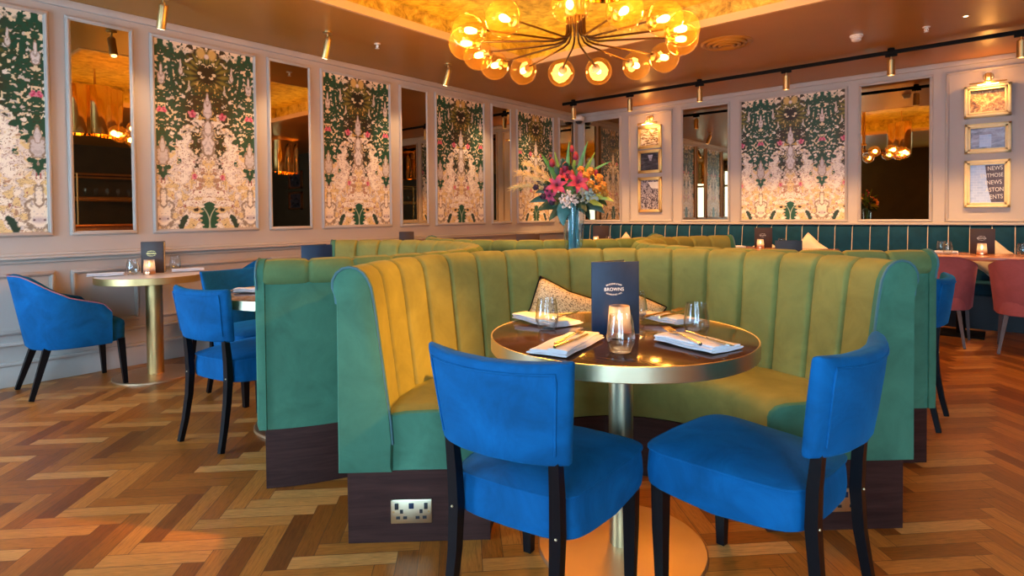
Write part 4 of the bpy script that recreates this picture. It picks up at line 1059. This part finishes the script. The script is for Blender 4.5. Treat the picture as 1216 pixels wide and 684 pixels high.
def picture_light(label, x, z, w, y=-.125):
    t = thing('picture_light', label, 'lamp', (x, 0, z), 0, 'brass picture lights')
    obj('wall_plate', G().lathe([(.0, 0), (.045, .0), (.04, .014), (.014, .02)], n=20).xform(Matrix.Translation((0, -.001, .10)) @ Matrix.Rotation(R(90), 4, 'X')), BRASS, t)
    for s_ in (-.022, .022): obj('arm', G().tube([(s_ * .4, -.015, .10), (s_, -.05, .125), (s_, -.10, .10), (s_, y, .02)], .006, 8), BRASS, t)
    g = G(); n = 14; rs = []
    for xx in (-w / 2, w / 2): rs.append([(xx, y + .020 * math.cos(a), .005 + .020 * math.sin(a)) for a in np.linspace(R(-15), R(195), n)] + [(xx, y + .017 * math.cos(a), .005 + .017 * math.sin(a)) for a in np.linspace(R(195), R(-15), n)])
    g.rings(rs, True, True, True); g.box((-w / 2, y, .004), (.003, .038, .034)); g.box((w / 2, y, .004), (.003, .038, .034))
    obj('lamp_shade', g, BRASS, t)
    obj('bulb', G().cyl((-w * .28, y, .004), (w * .28, y, .004), .008, 10), BULB, t)
    L = bpy.data.lights.new('picture_glow', 'AREA'); L.shape = 'RECTANGLE'; L.size = w * .7; L.size_y = .02; L.energy = 2.6; L.color = (1, .48, .13)
    lo = bpy.data.objects.new('picture_glow', L); COL.objects.link(lo); lo.parent = t; lo.location = (0, y + .004, -.010); lo.rotation_euler = (R(12), 0, 0)
    L = bpy.data.lights.new('picture_spill', 'POINT'); L.energy = 4.5; L.color = (1, .42, .09); L.shadow_soft_size = .02
    lo = bpy.data.objects.new('picture_spill', L); COL.objects.link(lo); lo.parent = t; lo.location = (0, y - .035, .045)
    return t
picture_light('brass picture light above the sepia landscape', 1.292, 2.470, .30)
picture_light('brass picture light above the golden crowd picture', 5.135, 2.462, .30, -.155)

# ------------------------------------------------------------------ ceiling fittings
def spot_light(name, loc, target, energy, size, col, blend=.6, rad=.03):
    L = bpy.data.lights.new(name, 'SPOT'); L.energy = energy; L.spot_size = size; L.spot_blend = blend; L.color = col; L.shadow_soft_size = rad
    o_ = bpy.data.objects.new(name, L); COL.objects.link(o_); o_.location = loc
    d = Vector(target) - Vector(loc); o_.rotation_euler = d.to_track_quat('-Z', 'Y').to_euler(); return o_
t = thing('light_track', 'black light track crossing the ceiling before the banquette wall', 'track', (0, 0, 0))
obj('rail', G().box((3.09, -1.08, 2.728), (5.24, .034, .036), bev=.004), BLACK_METAL, t)
for x in (.65, 2.47, 4.41, 5.62): obj('ceiling_clip', G().lathe([(.03, 0), (.03, .02), (.012, .024)], (x, -1.08, 2.746), 16), BLACK_METAL, t)
tl = ['beside the wall corner above the banquette', 'hanging before the gilt picture column', 'hanging before the mirror with pendants', 'hanging before the wide wallpaper panel', 'hanging before the mirror that reflects the chandelier', 'cut by the photo edge above the cream frames']
for i, x in enumerate((.652, 1.536, 2.472, 3.445, 4.412, 5.376)):
    t = thing('track_spotlight', 'slim brass track spotlight ' + tl[i], 'spotlight', (x, -1.08, 2.71), 0, 'brass track spotlights')
    obj('adapter', G().box((0, 0, -.012), (.10, .032, .024), bev=.003), BLACK_METAL, t)
    obj('stem', G().cyl((0, 0, -.02), (0, 0, -.06), .006, 8), BRASS, t)
    obj('lamp_body', G().lathe([(.030, -.055), (.034, -.06), (.034, -.205), (.028, -.208), (.026, -.19), (.002, -.185)], n=28), BRASS, t)
    obj('lens', G().lathe([(.026, -.199), (.026, -.196)], n=20), SPOTLENS, t)
    spot_light('track_beam', (x, -1.08, 2.495), (x, -.45, 0), 150, R(84), (1, .53, .20))
ll = ['above the first mirror of the long wall', 'above the third wallpaper panel from the corner', 'above the long wall beside the globe chandelier']
for i, (x, y) in enumerate(((.60, -6.27), (.77, -5.03), (.765, -3.59))):
    t = thing('ceiling_spotlight', 'tilted brass ceiling spotlight ' + ll[i], 'spotlight', (x, y, HC), 0, 'tilted brass ceiling spotlights')
    obj('ceiling_rose', G().lathe([(.040, 0), (.040, -.012), (.02, -.018)], n=24), BRASS, t)
    obj('yoke', G().tube([(0, 0, -.01), (0, 0, -.06)], .008, 8).box((0, 0, -.055), (.05, .016, .03), bev=.003), BRASS, t)
    d = Vector((-.40, .0, -1)).normalized(); a = Vector((.012, 0, -.055))
    b_ = a + d * .175; g = G(); g.tube([a, a + d * .01, b_ - d * .004, b_], [.024, .031, .031, .028], 24); obj('lamp_body', g, BRASS, t)
    g = G(); g.cyl(b_ + d * .0005, b_ + d * .003, .022, 20); obj('lens', g, SPOTLENS, t)
# beams that graze the long wall (three seen fittings and their row continued)
for y in (-7.5, -6.27, -5.03, -3.59, -2.3, -1.2):
    spot_light('wall_beam', (.53, y, 2.56), (.0, y - .1, 1.72), 34, R(76), (1, .64, .34), 1.0)
t = thing('air_vent', 'round stepped ceiling vent beside the raised gold ceiling', 'vent', (3.26, -2.35, HC))
g = G()
for r0, z in ((.235, -.004), (.18, -.018), (.13, -.026), (.08, -.030)):
    g.lathe([(r0, 0), (r0, z), (r0 - .018, z - .010), (r0 - .035, z), (r0 - .036, 0)], n=48, cap0=False, cap1=False)
obj('vent_rings', g, CEIL, t); obj('vent_centre', G().lathe([(.04, 0), (.04, -.025), (.002, -.032)], n=24), CEIL, t)
t = thing('smoke_detector', 'white smoke detector on the ceiling before the light track', 'detector', (4.233, -1.786, HC))
obj('base', G().lathe([(.055, 0), (.055, -.014), (.045, -.018)], n=28), WHITE, t); obj('sensor_head', G().lathe([(.044, -.018), (.046, -.03), (.038, -.032), (.040, -.046), (.028, -.055), (.002, -.057)], n=28), WHITE, t)
for (x, y), lab in (((.805, -4.532), 'small pale ceiling sprinkler between two tilted brass spotlights'), ((4.742, -1.648), 'small pale ceiling sprinkler near the smoke detector')):
    t = thing('ceiling_sprinkler', lab, 'sprinkler', (x, y, HC), 0, 'ceiling sprinklers')
    obj('escutcheon', G().lathe([(.03, 0), (.03, -.004), (.012, -.008)], n=20), WHITE, t)
    obj('sprinkler_head', G().tube([(0, 0, -.005), (0, 0, -.04)], .006, 8).tube([(.008, 0, -.01), (.016, 0, -.025), (.004, 0, -.042)], .003, 6).tube([(-.008, 0, -.01), (-.016, 0, -.025), (-.004, 0, -.042)], .003, 6).lathe([(.02, -.042), (.02, -.045)], n=12), WHITE, t)
t = thing('ceiling_downlight', 'tiny lit recessed downlight in the orange ceiling past the smoke detector', 'downlight', (5.019, -1.774, HC))
obj('bezel', G().lathe([(.03, 0), (.03, -.003), (.018, -.003)], n=20), BRASS, t); obj('lens', G().lathe([(.017, -.0035), (.002, -.004)], n=16), SPOTLENS, t)
t = thing('security_camera', 'small white dome camera high in the wall corner', 'camera', (.11, -.13, 2.62))
obj('housing', G().lathe([(.06, .10), (.085, .08), (.085, .03), (.07, .02)], n=28), WHITE, t); obj('dome', G().sphere((0, 0, .022), .058, 20, 10, (1, 1, .8)), RUBBER, t); obj('bracket', G().box((-.045, .05, .075), (.10, .10, .04), bev=.006), WHITE, t)

# ------------------------------------------------------------------ globe chandelier
CX, CY, GZ = 3.204, -4.805, 2.235
ch = thing('globe_chandelier', 'chandelier ring of amber glass globes on bronze arms below the gold ceiling', 'chandelier', (CX, CY, 0))
obj('ceiling_rose', G().lathe([(.16, TH), (.16, TH - .02), (.13, TH - .03)], n=40), BRASS, ch)
for k in range(6):
    a = k * PI / 3; obj('rod', G().cyl((.05 * math.cos(a), .05 * math.sin(a), 2.41), (.05 * math.cos(a), .05 * math.sin(a), TH - .02), .011, 10), BRASS, ch)
obj('hub', G().lathe([(.02, 2.40), (.075, 2.405), (.078, 2.42), (.075, 2.435), (.02, 2.44)], n=32), BRASS, ch)
ANG = [-119.6, -133.4, -164.7, 179.2, -89.8, 157.6, 133.1, 110.3, 86.0, 65.0, -58.8, -33.5, -9.2, 10.9, 37.4]
for k, ad in enumerate(ANG):
    a = R(ad); r_ = .70 if abs(ad) > 60 else .66
    z = GZ + (.02 if k in (0, 2, 10, 14) else -.008)
    d = Vector((math.cos(a), math.sin(a), 0)); c = d * r_ + Vector((0, 0, z))
    obj('arm', G().tube([d * .055 + Vector((0, 0, 2.42)), d * .056 + Vector((0, 0, 2.33)), d * .062 + Vector((0, 0, 2.295)), d * .085 + Vector((0, 0, 2.268)), d * .14 + Vector((0, 0, 2.255)), d * (r_ - .095) + Vector((0, 0, z + .012))], .0065, 8), ARM, ch)
    gb = obj('globe', G().sphere((0, 0, 0), .10, 32, 18), AMBER, ch, c)
    q = d.to_track_quat('Z', 'Y').to_matrix().to_4x4()
    obj('bulb_cap', G().lathe([(.012, -.102), (.030, -.098), (.030, -.078), (.016, -.07), (.015, -.045)], n=20).xform(q), BRASS, gb)
    obj('bulb', G().lathe([(.010, -.046), (.014, -.034), (.020, -.012), (.019, .010), (.012, .024), (.002, .028)], n=16).xform(q), BULB, gb)
    L = bpy.data.lights.new('globe_glow', 'POINT'); L.energy = 16.0; L.color = (1, .42, .07); L.shadow_soft_size = .03
    lo = bpy.data.objects.new('globe_glow', L); COL.objects.link(lo); lo.parent = ch; lo.location = c + d * .045

# gold drum pendants hanging out of the frame; the wall mirrors show them
def pendant(label, x, y, z0, z1, s, rz):
    t = thing('drum_pendant', label, 'pendant', (x, y, 0), rz, 'gold drum pendants')
    for k, (dx, dy) in enumerate(((-.21, .0), (.0, .10), (.21, -.02))):
        n = 36; rr = .150 * s
        g = G(); g.rings([[(dx * s + q * math.cos(2 * PI * i / n), dy * s + q * math.sin(2 * PI * i / n), z) for i in range(n)] for q, z in ((rr, z0), (rr, z1), (rr - .006, z1), (rr - .006, z0))], True, loop=True)
        tb = obj('gold_tube', g, GOLD, t)
        obj('bulb', G().sphere((dx * s, dy * s, z0 + .10), .035 * s, 16, 10), BULB, tb)
    for dx, dy in ((-.10, -.10), (.10, -.10), (-.10, .14), (.11, .13)):
        obj('filament_bulb', G().lathe([(.004, 0), (.022, .02), (.026, .10), (.022, .30), (.008, .33)], (dx * s, dy * s, z0 + .12), 14), BULB, t)
    obj('hanger', G().cyl((0, 0, z1 - .05), (0, 0, (TH if x > 3 and y > -6.3 and x < 4.4 else HC)), .012, 8), BRASS, t)
    obj('bracket', G().box((0, .02, z1 - .03), (.42 * s, .05, .02)), BRASS, t)
    L = bpy.data.lights.new('pendant_glow', 'POINT'); L.energy = 26 if y > -9 else 3; L.color = (1, .45, .10); L.shadow_soft_size = .03
    lo = bpy.data.objects.new('pendant_glow', L); COL.objects.link(lo); lo.parent = t; lo.location = (0, -.06 * s, z0 + .05)
pendant('gold drum pendant hung beside the globe chandelier, seen in the mirrors', 3.74, -5.60, 2.24, 2.86, .92, R(80))
pendant('gold drum pendant over the far end of the room, seen in the mirrors', 6.2, -1.70, 2.08, 2.72, 1.2, R(40))
pendant('gold drum pendant behind the viewer near the windows, seen in the mirrors', 1.85, -9.2, 2.05, 2.70, 1.0, R(20))

# pictures on the dark wall and a bar that the mirrors reflect
for z, lab in ((2.12, 'dark portrait in a copper frame on the dark wall, seen in a mirror'), (1.58, 'dark landscape in a copper frame on the dark wall, seen in a mirror')):
    t = thing('framed_picture', lab, 'picture', (8.75, 0, z))
    g = G()
    for xx in (-.30, .30): g.box((xx, -.02, 0), (.06, .04, .46))
    for zz in (-.205, .205): g.box((0, -.02, zz), (.66, .04, .05))
    obj('frame', g, M_COPPER, t); obj('print', G().box((0, -.01, 0), (.56, .02, .38)), NIGHT, t, smooth=0)
t = thing('bar_counter', 'copper-fronted bar counter along the dark wall, seen in a mirror', 'bar', (9.25, -3.6, 0))
obj('counter_front', G().box((0, 0, .50), (.50, 2.4, .998), bev=.01), ORANGE_TABLE, t); obj('counter_top', G().box((-.02, 0, 1.025), (.62, 2.5, .05), bev=.008), M_COPPER, t)
t = thing('glass_rack', 'brass glass rack standing over the bar counter, seen in a mirror', 'rack', (9.35, -3.6, 1.051))
for yy in (-.95, .95):
    for xx in (-.14, .14): obj('upright', G().cyl((xx, yy, 0), (xx, yy, 1.05), .016, 10), BRASS, t)
for zz in (.50, .56, .98, 1.05):
    obj('rail', G().cyl((-.14, -1.0, zz), (-.14, 1.0, zz), .012, 8).cyl((.14, -1.0, zz), (.14, 1.0, zz), .012, 8), BRASS, t)
obj('shelf', G().box((0, 0, .53), (.30, 2.0, .012)), BRASS, t)
for k in range(9): tag(obj('wine_glass', G().lathe([(.03, 0), (.004, .006), (.004, .08), (.034, .12), (.038, .16), (.03, .21)], n=16, cap1=False), TUMBLER, None, (9.35, -4.4 + .2 * k, 1.588)), 'wine glass on the brass rack over the bar', 'glass', 'wine glasses on the bar rack')

# unseen downlights added as fill, over the room outside the view
for i, (x, y) in enumerate(((6.6, -4.2), (6.6, -7.0), (2.6, -8.4), (5.2, -8.6), (8.4, -5.6), (7.6, -2.6))):
    t = thing('ceiling_downlight', ['added fill downlight beside the raised ceiling', 'added fill downlight beyond the angled blue chair', 'added fill downlight near the window by the long wall', 'added fill downlight before the middle window', 'added fill downlight near the dark wall', 'added fill downlight past the orange table'][i], 'downlight', (x, y, HC), 0, 'recessed downlights')
    obj('bezel', G().lathe([(.06, 0), (.06, -.004), (.045, -.004)], n=24), BRASS, t); obj('lens', G().lathe([(.044, -.005), (.002, -.006)], n=20), SPOTLENS, t)
    spot_light('fill_downlight_beam', (x, y, HC - .02), (x, y, 0), 60 if x > 6 else 22, R(130), (1, .50, .16), .7, .25)

t = thing('ceiling_downlight', 'adjustable downlight throwing amber light across the laid booth', 'downlight', (6.35, -5.15, HC), 0, 'recessed downlights')
obj('bezel', G().lathe([(.06, 0), (.06, -.004), (.045, -.004)], n=24), BRASS, t); obj('lens', G().lathe([(.044, -.005), (.002, -.006)], n=20), SPOTLENS, t)
spot_light('amber_beam', (6.35, -5.15, HC - .02), (3.47, -6.40, .56), 2300, R(17), (1, .38, .04), 1.0, .05)

# ------------------------------------------------------------------ world, camera, view
w = bpy.data.worlds.new('World'); SC.world = w; w.use_nodes = True
w.node_tree.nodes['Background'].inputs['Color'].default_value = (.6, .7, .8, 1); w.node_tree.nodes['Background'].inputs['Strength'].default_value = .2

cam = bpy.data.cameras.new('camera'); co = bpy.data.objects.new('camera', cam); COL.objects.link(co)
pit, rol, yaw = R(1.2615854), R(-.5339846), R(40.292106)
fw = Vector((-math.sin(yaw), math.cos(yaw), 0)); rt = Vector((math.cos(yaw), math.sin(yaw), 0)); up = Vector((0, 0, 1))
f2 = fw * math.cos(pit) - up * math.sin(pit); u2 = up * math.cos(pit) + fw * math.sin(pit)
r3 = rt * math.cos(rol) + u2 * math.sin(rol); u3 = u2 * math.cos(rol) - rt * math.sin(rol)
mw = Matrix((r3, u3, -f2)).transposed().to_4x4(); mw.translation = Vector((5.2771, -7.8911, 1.1656))
co.matrix_world = mw
cam.sensor_width = 36; cam.lens = 690.686 / 1216 * 36; cam.shift_y = -71.653 / 1216; cam.clip_start = .02; cam.clip_end = 60
SC.camera = co
vs = SC.view_settings
vs.view_transform = 'Standard'; vs.look = 'None'; vs.gamma = 1; vs.use_curve_mapping = False; vs.exposure = 0.0
SC.cycles.use_denoising = True
SC.cycles.max_bounces = 10; SC.cycles.diffuse_bounces = 5; SC.cycles.glossy_bounces = 5; SC.cycles.transmission_bounces = 8; SC.cycles.transparent_max_bounces = 16
SC.cycles.sample_clamp_indirect = 6
